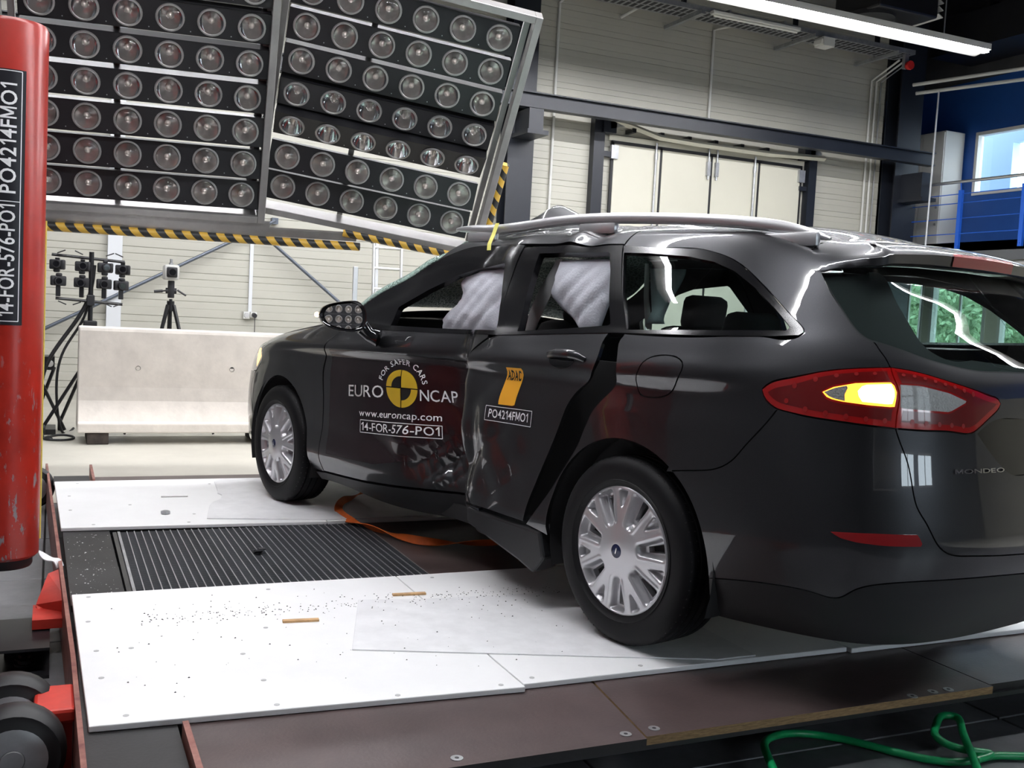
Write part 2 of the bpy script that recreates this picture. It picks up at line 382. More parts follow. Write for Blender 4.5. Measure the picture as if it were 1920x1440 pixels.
def samp(A, sw):
    sw = np.asarray(sw, float).reshape(-1, 2)
    i = np.clip(sw[:, 0]/S_END*(_NS-1), 0, _NS-1.001); j = np.clip((sw[:, 1]-_gw[0])/(_gw[-1]-_gw[0])*(_NW-1), 0, _NW-1.001)
    i0 = i.astype(int); j0 = j.astype(int); a = (i-i0)[:, None]; b = (j-j0)[:, None]
    return ((A[i0, j0]*(1-a)+A[i0+1, j0]*a)*(1-b)+(A[i0, j0+1]*(1-a)+A[i0+1, j0+1]*a)*b)
def sw_of_xz(pts, G=None):
    """(s, w) of points given by x and z on the left side of the car"""
    G = GRID0 if G is None else G
    out = []
    smax = s_of_x(-.93); k = int(smax/S_END*(_NS-1)); k0 = int(.7/S_END*(_NS-1))
    sub = G[k0:k]
    for x, z in pts:
        e = (sub[..., 0]-x)**2+(sub[..., 2]-z)**2
        i, j = np.unravel_index(np.argmin(e), e.shape)
        q = np.array([_gs[k0+i], _gw[j]])
        for _ in range(6):
            P = samp(G, [q])[0]; h = 2e-3
            J = np.stack([(samp(G, [q+[h, 0]])[0]-P)/h, (samp(G, [q+[0, h]])[0]-P)/h], 1)[[0, 2]]
            r = np.array([x-P[0], z-P[2]])
            q = q+np.clip(np.linalg.lstsq(J, r, rcond=None)[0], -.02, .02)
            q = np.clip(q, [_gs[0], _gw[0]], [_gs[-1], _gw[-1]])
        out.append(q)
    return np.array(out)
# ---------------------------------------------------------------- flat polygon filling
def inside(poly, pts):
    x, y = pts[:, 0], pts[:, 1]; r_ = np.zeros(len(pts), bool); n = len(poly)
    for i in range(n):
        x1, y1 = poly[i]; x2, y2 = poly[i-1]
        c = ((y1 > y) != (y2 > y)); 
        with np.errstate(divide='ignore', invalid='ignore'): xi = (x2-x1)*(y-y1)/(y2-y1)+x1
        r_ ^= c & (x < xi)
    return r_
def area(poly): x, y = poly.T; return .5*np.sum(x*np.roll(y, -1)-y*np.roll(x, -1))
def shrink(poly, g):
    if area(poly) < 0: poly = poly[::-1]
    t = np.roll(poly, -1, 0)-np.roll(poly, 1, 0); l = np.hypot(*t.T); l[l == 0] = 1; n = np.stack([-t[:, 1], t[:, 0]], 1)/l[:, None]
    return poly+n*g
def tri_fill(poly, holes, step):
    lo, hi = poly.min(0), poly.max(0)
    gx = np.arange(lo[0]+step*.5, hi[0], step); gy = np.arange(lo[1]+step*.5, hi[1], step*.9)
    g = np.stack([a.ravel() for a in np.meshgrid(gx, gy, indexing='ij')], 1)
    g = g+np.stack([(np.round((g[:, 1]-lo[1])/(step*.9)) % 2)*step*.5, 0*g[:, 0]], 1)
    ok = inside(shrink(poly, step*.35), g)
    for h in holes: ok &= ~inside(shrink(h, -step*.35), g)
    g = g[ok]
    allp = np.concatenate([poly]+list(holes)+[g]); ed = []; b = 0
    for q in [poly]+list(holes):
        n = len(q); ed += [(b+i, b+(i+1) % n) for i in range(n)]; b += n
    v, e, f, ov, oe, of = delaunay_2d_cdt([Vector(p) for p in allp], ed, [], 0, 1e-6)
    v = np.array([tuple(p) for p in v]); f = np.array([tuple(t) for t in f if len(t) == 3])
    c = v[f].mean(1); ok = inside(poly, c)
    for h in holes: ok &= ~inside(h, c)
    return v, f[ok]
def boundary(f):
    cnt = {}
    for a, b, c in f:
        for e in ((a, b), (b, c), (c, a)): cnt[tuple(sorted(e))] = cnt.get(tuple(sorted(e)), 0)+(1 if e[0] < e[1] else -1)+10
    out = []
    for (a, b), k_ in cnt.items():
        if k_ == 11: out.append((a, b))
        elif k_ == 9: out.append((b, a))
    return out
# ---------------------------------------------------------------- hall shell
FZ = -.20          # hall floor level
WX = 10.5          # face of the far wall
fl = MB(); fl.bb((3.75, -12.3, FZ-.2), (12.6, 3.3, FZ)); fl.bb((-9, -12.3, FZ-.2), (3.75, -4.0, FZ))
floor = struct(fl.build('floor', M_floor))
m = MB(); m.bb((-9, 3.4, FZ-.2), (3.75, 5.2, FZ)); m.bb((3.75, 3.3, FZ-.2), (WX, 5.2, FZ)); m.bb((-9, -4.0, FZ-.2), (-3.5, 3.4, FZ)); m.build('dark_floor_area', mat('dark_floor_coating', (.055, .055, .06), .4, var=.3, vscale=1.5), floor)
tp = random.Random(3)
# steel floor plates of the sled track, one by one
xs = [-3.5, -2.7, -1.75, -.75, .28, .95, 1.9, 2.75, 3.75]; ys = [3.4, 2.72, 1.2, -.4, -2.0, -4.0]
for i in range(len(xs)-1):
    for j in range(len(ys)-1):
        m = MB(); m.bb((xs[i]+.004, ys[j+1]+.004, FZ-.04), (xs[i+1]-.004, ys[j]-.004, FZ-tp.random()*.002), ch=.004)
        m.build('floor_plate', M_steel, floor)
m = MB(); m.bb((-3.5, -4, FZ-.2), (3.75, 3.4, FZ-.045)); m.build('track_pit', M_blackmet, floor)
# far wall: profiled panels laid in rows
wall_far = MB(); wall_far.bb((WX+.03, -10.35, FZ), (WX+.15, 5.4, 7.4)); wall_far = struct(wall_far.build('wall_far', M_wallplain))
pr = .286; z = FZ
prof = [(0, 0), (0, .098), (.003, .102), (0, .106), (0, .192), (.011, .196), (.011, .199), (.003, .203), (.003, .277), (.011, .281), (.011, .286)]
def wall_row(y0, y1):
    m = MB(); n = len(prof)
    m.add([(WX+d, y0, h) for d, h in prof]+[(WX+d, y1, h) for d, h in prof]+[(WX+.03, y0, 0), (WX+.03, y0, pr), (WX+.03, y1, 0), (WX+.03, y1, pr)],
          [(i, i+1, n+i+1, n+i) for i in range(n-1)]+[(0, n, 2*n+2, 2*n), (n-1, 2*n+1, 2*n+3, 2*n-1)]+[tuple(range(n))+(2*n+1, 2*n), tuple(n+i for i in range(n))+(2*n+3, 2*n+2)])
    return m.mesh('wall_panel', M_wall)
rows = [wall_row(5.2, 2.0), wall_row(1.998, -3.35), wall_row(-3.352, -10.35)]
k = 0
while FZ+k*pr < 7.2:
    for me in rows:
        o = link_mesh('wall_panel', me, wall_far); o.location.z = FZ+k*pr-.045
    k += 1
NW = [(-4.6, -2.5), (-2.0, -.2)]; NZ = (1.7, 3.9)
m = MB(); ye = sorted([-12.5, 5.4]+[v_ for p_ in NW for v_ in p_])
for a_, b_ in zip(ye, ye[1:]):
    if (a_, b_) in NW: m.bb((-9.2, a_, FZ), (-9, b_, NZ[0])); m.bb((-9.2, a_, NZ[1]), (-9, b_, 7.5))
    else: m.bb((-9.2, a_, FZ), (-9, b_, 7.5))
struct(m.build('wall_near', M_wallplain))
for i_, (a_, b_) in enumerate(NW):
    m = MB(); t = .06; zm = (NZ[0]+NZ[1])/2; ym = (a_+b_)/2
    for p_, q_ in (((a_, NZ[0]), (a_+t, NZ[1])), ((b_-t, NZ[0]), (b_, NZ[1])), ((a_+t, NZ[0]), (b_-t, NZ[0]+t)), ((a_+t, NZ[1]-t), (b_-t, NZ[1])), ((ym-.03, NZ[0]+t), (ym+.03, NZ[1]-t)), ((a_+t, zm-.03), (b_-t, zm+.03))): m.bb((-9.14, p_[0], p_[1]), (-8.98, q_[0], q_[1]))
    wo = struct(m.build('window_%d' % (11+i_), M_white))
    m = MB(); m.bb((-9.07, a_+t, NZ[0]+t), (-9.06, b_-t, NZ[1]-t)); m.build('pane', M_pglass, wo)
m = MB(); m.bb((-9, 5.2, FZ), (WX+.15, 5.4, 7.5)); struct(m.build('wall_left', M_wallplain))
m = MB(); m.bb((-9, -12.5, 7.4), (12.6, 5.4, 7.6)); ceil = struct(m.build('ceiling', M_ceil))
for x in (-6, -1.5, 3, 7.5): 
    m = MB(); m.bb((x-.1, -12.3, 6.7), (x+.1, 5.2, 7.4)); m.build('roof_beam', M_navy, ceil)
m = MB(); m.bb((12.5, -12.5, FZ), (12.7, -10.3, 7.5)); struct(m.build('wall_recess', M_wallplain))
m = MB(); m.bb((WX+.15, -10.35, FZ), (12.5, -10.15, 7.5)); struct(m.build('wall_return', M_wallplain))
# right wall with blue upper part, openings for the windows
WY = -12.3
def wall_with_holes(name, x0, x1, z0, z1, holes, mt):
    m = MB(); xsx = sorted({x0, x1, *[h[0] for h in holes], *[h[1] for h in holes]}); zz = sorted({z0, z1, *[h[2] for h in holes], *[h[3] for h in holes]})
    for a, b in zip(xsx, xsx[1:]):
        for c, d in zip(zz, zz[1:]):
            mx, mz = (a+b)/2, (c+d)/2
            if any(h[0] < mx < h[1] and h[2] < mz < h[3] for h in holes): continue
            m.bb((a, WY-.18, c), (b, WY, d))
    return struct(m.build(name, mt))
UP = [(8.1, 10.23, 3.70, 4.82)]
LOW = [(x, x+1.25, .55, 2.42) for x in (9.72, 8.2, 6.7)]+[(11.15, 12.0, .55, 2.42)]
wall_with_holes('wall_right_upper', -9, 12.6, 2.56, 5.76, UP, M_blue)
m = MB(); m.bb((-9, WY-.18, 5.76), (12.6, WY, 7.5)); struct(m.build('wall_right_top', M_wallplain))
wall_with_holes('wall_right_lower', -9, 12.6, FZ, 2.56, LOW, M_cream)
wn = 1
for x0, x1, z0, z1 in LOW+UP:
    m = MB(); t = .06
    for a, b in (((x0, z0), (x0+t, z1)), ((x1-t, z0), (x1, z1)), ((x0+t, z0), (x1-t, z0+t)), ((x0+t, z1-t), (x1-t, z1))):
        m.bb((a[0], WY-.12, a[1]), (b[0], WY+.02, b[1]))
    w = struct(m.build('window_%d' % wn, M_white)); wn += 1
    m = MB(); m.bb((x0+t, WY-.075, z0+t), (x1-t, WY-.065, z1-t)); m.build('pane', M_pglass, w)
    m = MB(); m.bb(((x0+x1)/2-.02, WY-.09, z0+t), ((x0+x1)/2+.02, WY-.05, z1-t)); m.build('mullion', M_white, w)
# office behind the gallery window
M_office = mat('pale_blue_office_wall', (.30, .42, .48), .7)
m = MB(); m.bb((6.5, WY-2.4, 2.4), (8.2, WY-2.2, 5.9)); m.bb((11.3, WY-2.4, 2.4), (13.5, WY-2.2, 5.9)); m.bb((8.2, WY-2.4, 2.4), (11.3, WY-2.2, 4.15)); m.bb((8.2, WY-2.4, 5.05), (11.3, WY-2.2, 5.9)); struct(m.build('wall_office', M_office))
m = MB(); m.bb((13.3, WY-2.2, 2.4), (13.5, WY-.2, 5.9)); struct(m.build('wall_office_end', M_office))
m = MB(); m.bb((6.5, WY-2.4, 2.3), (13.5, WY-.2, 2.4)); struct(m.build('floor_office', M_office))
# hedge outside the lower windows
def hedge():
    rg = np.random.default_rng(5); n = 6500
    c = np.stack([rg.uniform(9, 30, n), WY-9.0-rg.random(n)*.6, rg.uniform(-.3, 2.7, n)+rg.random(n)**4*.5], 1)
    m = MB(); V = []; F = []
    a = rg.normal(size=(n, 3)); a /= np.linalg.norm(a, axis=1)[:, None]; b = np.cross(a, rg.normal(size=(n, 3))); b /= np.linalg.norm(b, axis=1)[:, None]
    for i in range(n):
        s_ = .13
        V += [c[i]-a[i]*s_, c[i]+b[i]*s_*.5, c[i]+a[i]*s_, c[i]-b[i]*s_*.5]; F.append((4*i, 4*i+1, 4*i+2, 4*i+3))
    m.add(V, F); m.bb((9, WY-9.9, -.4), (30, WY-9.5, 2.7))
    o = m.build('hedge', M_hedge); o['kind'] = 'stuff'
    return tag(o, 'leafy green hedge outside the windows below the gallery', 'hedge')
hedge()
m = MB(); m.bb((-2, WY-10, -.5), (32, WY-.2, -.35)); struct(m.build('ground_outside', M_floor))

# ---------------------------------------------------------------- steelwork on the far wall
def hbeam(name, label, a, b, w, h, tf=.018, parent=None, axis='z', mats=None):
    """I section from a to b; axis z (column) or y (beam)"""
    m = MB()
    a, b = np.array(a, float), np.array(b, float)
    if axis == 'z':
        for sx in (-1, 1): m.bb((a[0]+sx*h/2-tf/2, a[1]-w/2, a[2]), (a[0]+sx*h/2+tf/2, a[1]+w/2, b[2]))
        m.bb((a[0]-h/2+tf/2, a[1]-tf/2, a[2]), (a[0]+h/2-tf/2, a[1]+tf/2, b[2]))
    else:
        for sz in (-1, 1): m.bb((a[0]-w/2, a[1], a[2]+sz*h/2-tf/2), (a[0]+w/2, b[1], a[2]+sz*h/2+tf/2))
        m.bb((a[0]-tf/2, a[1], a[2]-h/2+tf/2), (a[0]+tf/2, b[1], a[2]+h/2-tf/2))
    return m
c1 = thing('steel_column', 'dark navy steel column left of the folding gate', 'column', (10.3, -3.33, FZ))
m = hbeam('', '', (0, 0, 0), (0, 0, 7.4), .40, .28); m.build('shaft', M_navy, c1)
m = MB(); m.bb((-.62, -.11, 3.90), (-.14, .11, 4.20)); m.bb((-.70, -.16, 3.84), (-.14, .16, 3.90)); m.build('bracket', M_navy, c1)
c2 = thing('steel_column', 'dark navy steel column beside the blue gallery railing', 'column', (10.3, -10.62, FZ))
m = hbeam('', '', (0, 0, 0), (0, 0, 7.4), .52, .30); m.build('shaft', M_navy, c2)
m = MB(); m.bb((-.62, -.11, 3.66), (-.15, .11, 4.08)); m.bb((-.70, -.16, 3.60), (-.15, .16, 3.66)); m.build('bracket', M_navy, c2)
m = hbeam('', '', (9.82, 4.0, 4.13), (9.82, -10.85, 4.13), .16, .20, axis='y'); o = m.build('crane_beam', M_navy)
tag(o, 'long dark navy steel beam running above the folding gate', 'beam')
# folding gate
g = thing('folding_gate', 'cream four-leaf folding gate with black seals in the far wall', 'gate', (WX, 0, FZ))
GZ = 3.84-FZ
m = MB(); m.bb((-.14, -4.62, 0), (-.005, -4.80, 4.24-FZ)); m.bb((-.10, -4.80, 3.60-FZ), (-.01, -4.95, 3.68-FZ)); m.build('frame_post', M_navy, g)
m = MB(); m.bb((-.14, -8.70, 0), (-.005, -8.86, 4.20-FZ)); m.bb((-.10, -8.70, 3.45-FZ), (-.01, -8.56, 3.52-FZ)); m.build('frame_post', M_navy, g)
edges = [-4.99, -5.855, -6.80, -7.735, -8.60]
for i in range(4):
    m = MB(); m.bb((-.07, edges[i]-.022, .05), (-.02, edges[i+1]+.022, GZ-.03), ch=.006); m.build('leaf', M_cream, g)
for i, e in enumerate(edges):
    m = MB(); m.bb((-.06, e-.021, .05), (-.03, e+.021, GZ)); m.build('seal', M_black, g)
m = MB(); m.bb((-.06, edges[0]+.02, GZ-.03), (-.03, edges[-1]-.02, GZ+.02)); m.build('top_seal', M_black, g)
m = MB(); m.bb((-.05, edges[0]+.06, GZ+.02), (-.01, edges[-1]-.06, GZ+.10)); m.build('lintel', M_cream, g)
m = MB(); m.tube([(-.16, -4.83, GZ+.30), (-.20, -5.2, GZ+.24), (-.24, -5.7, GZ+.12), (-.26, -6.4, GZ+.10), (-.26, -7.2, GZ+.10), (-.26, -7.8, GZ+.10), (-.24, -8.3, GZ+.13), (-.2, -8.95, GZ+.16)], .045, 4); m.build('guide_rail', M_cream, g)
for y in (-5.25, -5.75, -6.25, -6.75, -7.25, -7.75):
    m = MB(); m.bb((-.24, y-.03, GZ+.14), (-.02, y+.03, GZ+.20)); m.build('rail_bracket', M_blackmet, g)
for y in (-5.74, -7.62):
    m = MB(); m.cyl((-.10, y, .5), (-.10, y, GZ+.06), .018, 8); m.cyl((-.10, y, GZ-.2), (-.10, y, GZ-.1), .028, 8); m.build('lock_rod', M_galv, g)
for y in (-6.72, -6.88):
    m = MB(); m.bb((-.12, y-.03, GZ-.34), (-.06, y+.03, GZ-.12)); m.cyl((-.1, y, GZ-.4), (-.1, y, GZ+.1), .016, 8); m.build('shoot_bolt', M_galv, g)
for y in (-5.0, -8.58):
    m = MB(); m.bb((-.12, y-.06, GZ-.26), (-.06, y+.06, GZ-.06)); m.build('hinge', M_galv, g)
for y, s_ in ((-4.86, -1), (-8.66, -1)):
    m = MB(); m.add([(-.2, y, GZ+.16), (-.2, y, GZ+.46), (-.2, y+s_*.24, GZ+.22), (-.19, y, GZ+.16), (-.19, y, GZ+.46), (-.19, y+s_*.24, GZ+.22)], [(0, 1, 2), (5, 4, 3), (0, 3, 4, 1), (1, 4, 5, 2), (2, 5, 3, 0)])
    m.bb((-.2, y-.1, GZ+.1), (-.02, y+.12, GZ+.5), 1); m.build('gusset', [M_galv, M_navy], g)
# conduits and ducts on the wall
def conduit(pts, r, label, name='conduit', mt=M_white, cat='pipe', grp=None, n=8):
    m = MB(); m.tube(pts, r, n); return tag(m.build(name, mt, smooth=40), label, cat, grp)
m = MB(); m.bb((WX-.08, 2.10, FZ), (WX-.001, 1.93, 6.5)); tag(m.build('cable_duct', M_duct), 'broad white upright cable duct behind the camera rig', 'duct')
conduit([(WX-.03, -3.98, FZ), (WX-.03, -3.98, 5.74), (WX-.75, -4.20, 6.05)], .022, 'cream conduit rising beside the navy column and bending up to the tray')
conduit([(WX-.03, -6.71, 4.40), (WX-.03, -6.71, 5.78), (WX-.65, -6.95, 5.80)], .022, 'cream conduit standing above the middle of the folding gate')
conduit([(WX-.03, -5.02, 5.70), (WX-.75, -5.30, 5.92)], .022, 'short cream conduit slanting up to the cable tray')
for i, y in enumerate((-9.99, -10.10, -10.20)):
    conduit([(WX-.04, y, FZ), (WX-.04, y, 5.45), (WX-.6, y-.05, 5.7)], .018 if i < 2 else .012, ['cream pipe nearest the gate in the upright bundle', 'cream pipe in the middle of the upright bundle', 'thin bare metal pipe in the upright bundle beside the navy column'][i], mt=M_white if i < 2 else M_alu)
conduit([(9.55, -10.55, .9), (9.55, -10.6, 5.2)], .014, 'thin white rod standing in front of the navy column', 'rod', M_duct, 'rod')
# cable tray
tr = thing('cable_tray', 'perforated galvanised cable tray under the roof with hangers', 'cable tray', (9.75, 0, 5.70))
m = MB(); m.bb((-.22, -3.6, 0), (.22, -10.0, .006)); m.bb((-.225, -3.6, 0), (-.215, -10.0, .07)); m.bb((.215, -3.6, 0), (.225, -10.0, .07)); m.build('tray', M_galv, tr)
for y in (-5.8, -7.9, -9.6):
    m = MB(); m.bb((-.30, y-.03, -.06), (.7, y+.03, -.005)); m.build('arm', M_galv, tr)
    m = MB(); m.bb((.20, y-.03, .0), (.26, y+.03, 1.7)); m.build('hanger', M_navy, tr)
for j in range(60):
    y = -3.7-j*.105
    m = MB(); m.bb((-.19, y-.03, -.004), (-.03, y+.03, -.001)); 
    if j == 0: hole = m.mesh('perforation', M_dark)
    o = link_mesh('perforation', hole, tr); o.location = (0, y+3.7, 0)
    o = link_mesh('perforation', hole, tr); o.location = (.2, y+3.7, 0)
t = thing('strip_light', 'unlit cream strip light hanging below the cable tray', 'light', (9.45, -6.75, 5.66))
m = MB(); m.bb((-.05, -.80, .0), (.05, .80, .05), ch=.01); m.build('housing', M_white, t)
m = MB(); m.cyl((0, -.76, -.018), (0, .76, -.018), .017, 10); m.build('tube', M_tubeoff, t)
for y in (-.5, .5):
    m = MB(); m.cyl((0, y, .05), (0, y, .06+.0), .02, 6); m.bb((-.04, y-.02, .05), (.06, y+.02, .10)); m.build('clip', M_galv, t)
m = MB(); m.bb((9.4, -8.0, 5.52), (9.62, -8.22, 5.66), ch=.01); m.bb((9.42, -7.97, 5.55), (9.6, -8.0, 5.62), 0); tag(m.build('junction_box', M_white), 'small cream junction box hanging on the cable tray', 'box')
t = thing('alarm_horn', 'small red alarm horn under the cable tray', 'alarm', (9.45, -9.85, 5.50))
m = MB(); m.lathe([(0, 0), (.07, 0), (.075, .03), (.06, .08), (.03, .10), (0, .10)], 14, 'x'); m.build('horn', mat('alarm_red', (.55, .02, .02), .4), t, 40)
m = MB(); m.bb((.10, -.04, -.04), (.16, .04, .195)); m.build('bracket', M_galv, t)
# heater / fan unit
t = thing('fan_heater', 'dark ceiling fan heater with grey louvre slats', 'heater', (8.3, -8.15, 5.66))
m = MB(); m.bb((-.45, -.55, .0), (.45, .55, .75), ch=.03); m.build('casing', M_blackmet, t)
m = MB(); m.lathe([(0, -.02), (.33, -.02), (.33, .05)], 24, 'z', c=(-.02, .28, -.02)); m.build('fan_cowl', M_black, t, 40)
sl = MB(); sl.box((0, 0, 0), (.86, .10, .012), rot=Matrix.Rotation(R(28), 3, 'X')); slm = sl.mesh('slat', M_greybox)
for i in range(7):
    o = link_mesh('slat', slm, t); o.location = (0, -.62-.0*i, .06+i*.10)
m = MB(); m.bb((-.03, -.2, .75), (.03, -.14, 1.8)); m.bb((-.03, .2, .75), (.03, .26, 1.8)); m.build('hanger', M_galv, t)
# line luminaires
def luminaire(x, z, y0, y1, label, grp=None):
    t = thing('line_luminaire', label, 'light', (x, 0, z), 0, grp)
    m = MB(); m.bb((-.07, y0, .02), (.13, y1, .10)); m.add([(.02, y0, .02), (.02, y1, .02), (.20, y1, -.014), (.20, y0, -.014), (.204, y0, -.009), (.204, y1, -.009), (.02, y1, .03), (.02, y0, .03)], [(0, 1, 2, 3), (3, 2, 5, 4), (4, 5, 6, 7)]); m.build('housing', M_white, t)
    m = MB(); m.bb((-.06, y0+.03, -.012), (.02, y1-.03, .019)); m.build('tube', M_tube, t)
    for y in np.arange(y0+.8, y1, 2.4):
        m = MB(); m.cyl((0, y, .1), (0, y, 7.4-z), .009, 6); m.build('hanger', M_galv, t)
    return t
luminaire(6.95, 5.0, -8.7, 4.6, 'long white line luminaire hanging parallel to the far wall above the gate')
luminaire(3.1, 5.0, -8.7, 4.6, 'long white line luminaire hanging over the car bonnet'); luminaire(-.8, 5.0, -8.7, 4.6, 'long white line luminaire hanging over the car tailgate')
# ---------------------------------------------------------------- gallery
gl = MB(); gl.bb((-4, -12.3, 2.56), (10.45, -10.86, 2.71)); gl.bb((-4, -10.9, 2.40), (10.45, -10.86, 2.71)); struct(gl.build('trim_1', mat('gallery_slab', (.09, .095, .10), .7)))
m = MB(); m.bb((10.45, -12.3, 2.40), (12.5, -10.95, 2.71)); struct(m.build('trim_2', MATS['gallery_slab']))
rl = thing('gallery_railing', 'bright blue railing with grey handrail along the gallery edge', 'railing', (0, -10.80, 2.6))
ps = MB(); ps.bb((-.035, -.05, 0), (.035, .0, .96)); ps.cyl((0, .012, .05), (0, -.06, .05), .014, 6); psm = ps.mesh('post', M_bluerail)
for i in range(8):
    o = link_mesh('post', psm, rl); o.location = (10.33-i*1.205, 0, 0)
    if i < 7:
        pass
m = MB(); m.cyl((10.45, 0, 1.10), (1.8, 0, 1.06), .025, 10); m.build('handrail', M_alu, rl, 40)
for i in range(8):
    o = MB(); o.cyl((10.33-i*1.205, -.02, .95), (10.33-i*1.205, 0, 1.08), .01, 6); o.build('spindle', M_bluerail, rl)
for h in (.25, .50, .75, .90):
    m = MB(); m.cyl((10.45, -.025, h), (1.8, -.025, h), .008, 6); m.build('rope', M_bluerail, rl)
t = thing('locker_cabinet', 'tall white two-door locker cabinet on the gallery', 'cabinet', (11.07, WY+.30, 2.712))
m = MB(); m.bb((-.63, -.25, 0), (.63, .22, 2.12), ch=.01); m.build('carcass', M_white, t)
for a, b in ((-.62, -.13), (-.12, .62)):
    m = MB(); m.bb((a+.004, .22, .03), (b-.004, .24, 2.09)); d = m.build('door', M_white, t)
    for zz in (.45, .75):
        k_ = MB(); k_.cyl((a+.06, .24, zz), (a+.06, .26, zz), .022, 10); k_.build('lock', M_galv, d)
conduit([(9.95, -10.42, 5.35), (8.2, -11.3, 5.45), (4.0, -11.6, 5.5)], .03, 'upper cream pipe running under the roof toward the blue wall')
conduit([(9.95, -10.5, 5.22), (8.2, -11.4, 5.30), (4.0, -11.7, 5.34)], .03, 'lower cream pipe running under the roof toward the blue wall')
m = MB(); m.bb((6.2, -12.2, 6.0), (10.4, -11.2, 6.6)); m.bb((7.2, -12.2, 6.6), (7.3, -11.2, 6.7)); m.bb((9.2, -12.2, 6.6), (9.3, -11.2, 6.7)); tag(m.build('air_duct', M_blackmet), 'large dark ventilation duct under the roof above the blue wall', 'duct')
conduit([(10.4, -10.95, 2.36), (-2, -10.95, 2.36)], .035, 'pale grey pipe running under the gallery edge', 'pipe', M_greybox)
# ---------------------------------------------------------------- sled carriage with boards
sled = thing('test_sled', 'low red-edged sled platform covered with white boards and dark plywood', 'platform', (0, 0, 0))
def slab(name, poly, z0, z1, mt, parent, ms=None, ch=0.):
    m = MB(); m.prism(poly, z0, z1, 0, 1 if ms else None); o = m.build(name, [mt, ms] if ms else mt, parent)
    if ch: b = o.modifiers.new('bevel', 'BEVEL'); b.width = ch; b.segments = 2; b.limit_method = 'ANGLE'
    return o
def rect(x0, x1, y0, y1): return [(x0, y0), (x1, y0), (x1, y1), (x0, y1)]
E0 = -.885; YR = -2.4
# screws on white boards are dark dimples
screw = MB(); screw.cyl((0, 0, -.0008), (0, 0, .0008), .0085, 8); screw_m = screw.mesh('screw', M_greybox)
def board(poly, scr):
    o = slab('white_board', poly, -.018, 0, M_board, sled, ch=.003)
    for x, y in scr: s_ = link_mesh('screw', screw_m, o); s_.location = (x, y, .0002)
board([(-.406, 2.595), (.879, 2.618), (.862, 1.345), (-.474, 1.352)], [(-.36, 2.5), (-.05, 2.55), (.2, 2.555), (.52, 2.57), (.83, 2.56), (-.40, 2.1), (-.43, 1.75), (-.44, 1.42), (.2, 2.45), (.3, 2.0), (.78, 1.9), (-.2, 2.1), (.05, 2.12)])
board([(-.452, 1.347), (.862, 1.341), (.862, .05), (-.452, .05)], [(-.41, 1.3), (-.41, .9), (.8, 1.2), (.8, .7)])
board([(-.470, .045), (.862, .045), (.862, YR), (-.470, YR)], [(-.42, -.1), (-.42, -.6)])
board([(2.07, 2.648), (3.386, 2.676), (3.39, 1.36), (2.0, 1.36)], [(2.12, 2.5), (2.5, 2.6), (2.9, 2.6), (3.3, 2.55), (2.3, 2.0), (3.2, 1.8), (2.6, 2.3), (2.1, 2.05), (2.1, 1.6)])
board([(2.0, 1.355), (3.39, 1.355), (3.39, YR), (2.0, YR)], [])
ZP = -.020; ZB = -.045
def ply(poly, mt=M_plyb, edge=M_plyb): return slab('plywood_sheet', poly, ZB, ZP, mt, sled, edge)
ply([(E0, 1.168), (-.40, 1.098), (-.40, 2.345), (E0, 2.345)], M_ply, M_plyb)
ply([(E0+.012, 1.160), (-.40, 1.090), (-.40, -.2), (E0+.012, -.2)], M_ply, M_plyedge)
ply(rect(E0+.03, -.40, YR, -.205), M_ply, M_plyb)
ply(rect(E0, -.40, 2.372, 2.615), M_plyb)
ply([(.80, 2.425), (2.09, 2.43), (2.09, 2.64), (.80, 2.62)], M_plyb)
ply(rect(.80, 2.09, .0, 1.165), M_ply); ply(rect(.80, 2.09, YR, -.005), M_ply)
ply(rect(3.37, 3.70, 2.475, 2.68), M_plyb); ply(rect(3.37, 3.64, .6, 2.445), M_ply); ply(rect(3.37, 3.62, YR, .595), M_ply)
ply(rect(-.40, .80, YR, 2.61), M_plyb); ply(rect(2.09, 3.37, YR, 2.64), M_plyb)
for x, y in ((-.84, 1.21), (-.83, 1.11), (-.84, 1.72), (-.86, .15), (-.85, .05), (-.85, -.02)):
    s_ = MB(); s_.cyl((0, 0, 0), (0, 0, .002), .017, 14); s_.cyl((0, 0, .002), (0, 0, .0026), .006, 8, 1); o = s_.build('screw_washer', [M_galv, M_dark], sled); o.location = (x, y, ZP)
# worn red divider bars, side plate
m = MB(); m.bb((E0-.2, 2.35, -.19), (-.47, 2.366, .012)); m.build('divider_bar', M_rail, sled)
m = MB(); m.bb((3.40, 2.449, -.16), (3.95, 2.465, .012)); m.build('divider_bar', M_rail, sled)
m = MB(); m.prism([(-1.3, 2.600), (.1, 2.618), (2.0, 2.665), (3.95, 2.715), (3.95, 2.728), (2.0, 2.679), (.1, 2.632), (-1.3, 2.614)], -.185, .022); 
m.build('side_plate', M_rail, sled)
m = MB(); m.bb((-1.0, 2.596, -.10), (3.9, 2.60, -.02)); 
# under frame
m = MB(); m.bb((E0+.015, YR, -.060), (E0+.05, 2.58, ZB)); m.build('edge_beam', M_blackmet, sled)
m = MB(); m.bb((-.36, YR, -.19), (-.30, 2.58, ZB)); m.build('inner_beam', M_blackmet, sled)
for x in (.0, .8, 2.1, 3.4):
    m = MB(); m.bb((x-.05, YR, FZ), (x+.05, 2.58, ZB)); m.build('cross_beam', M_blackmet, sled)
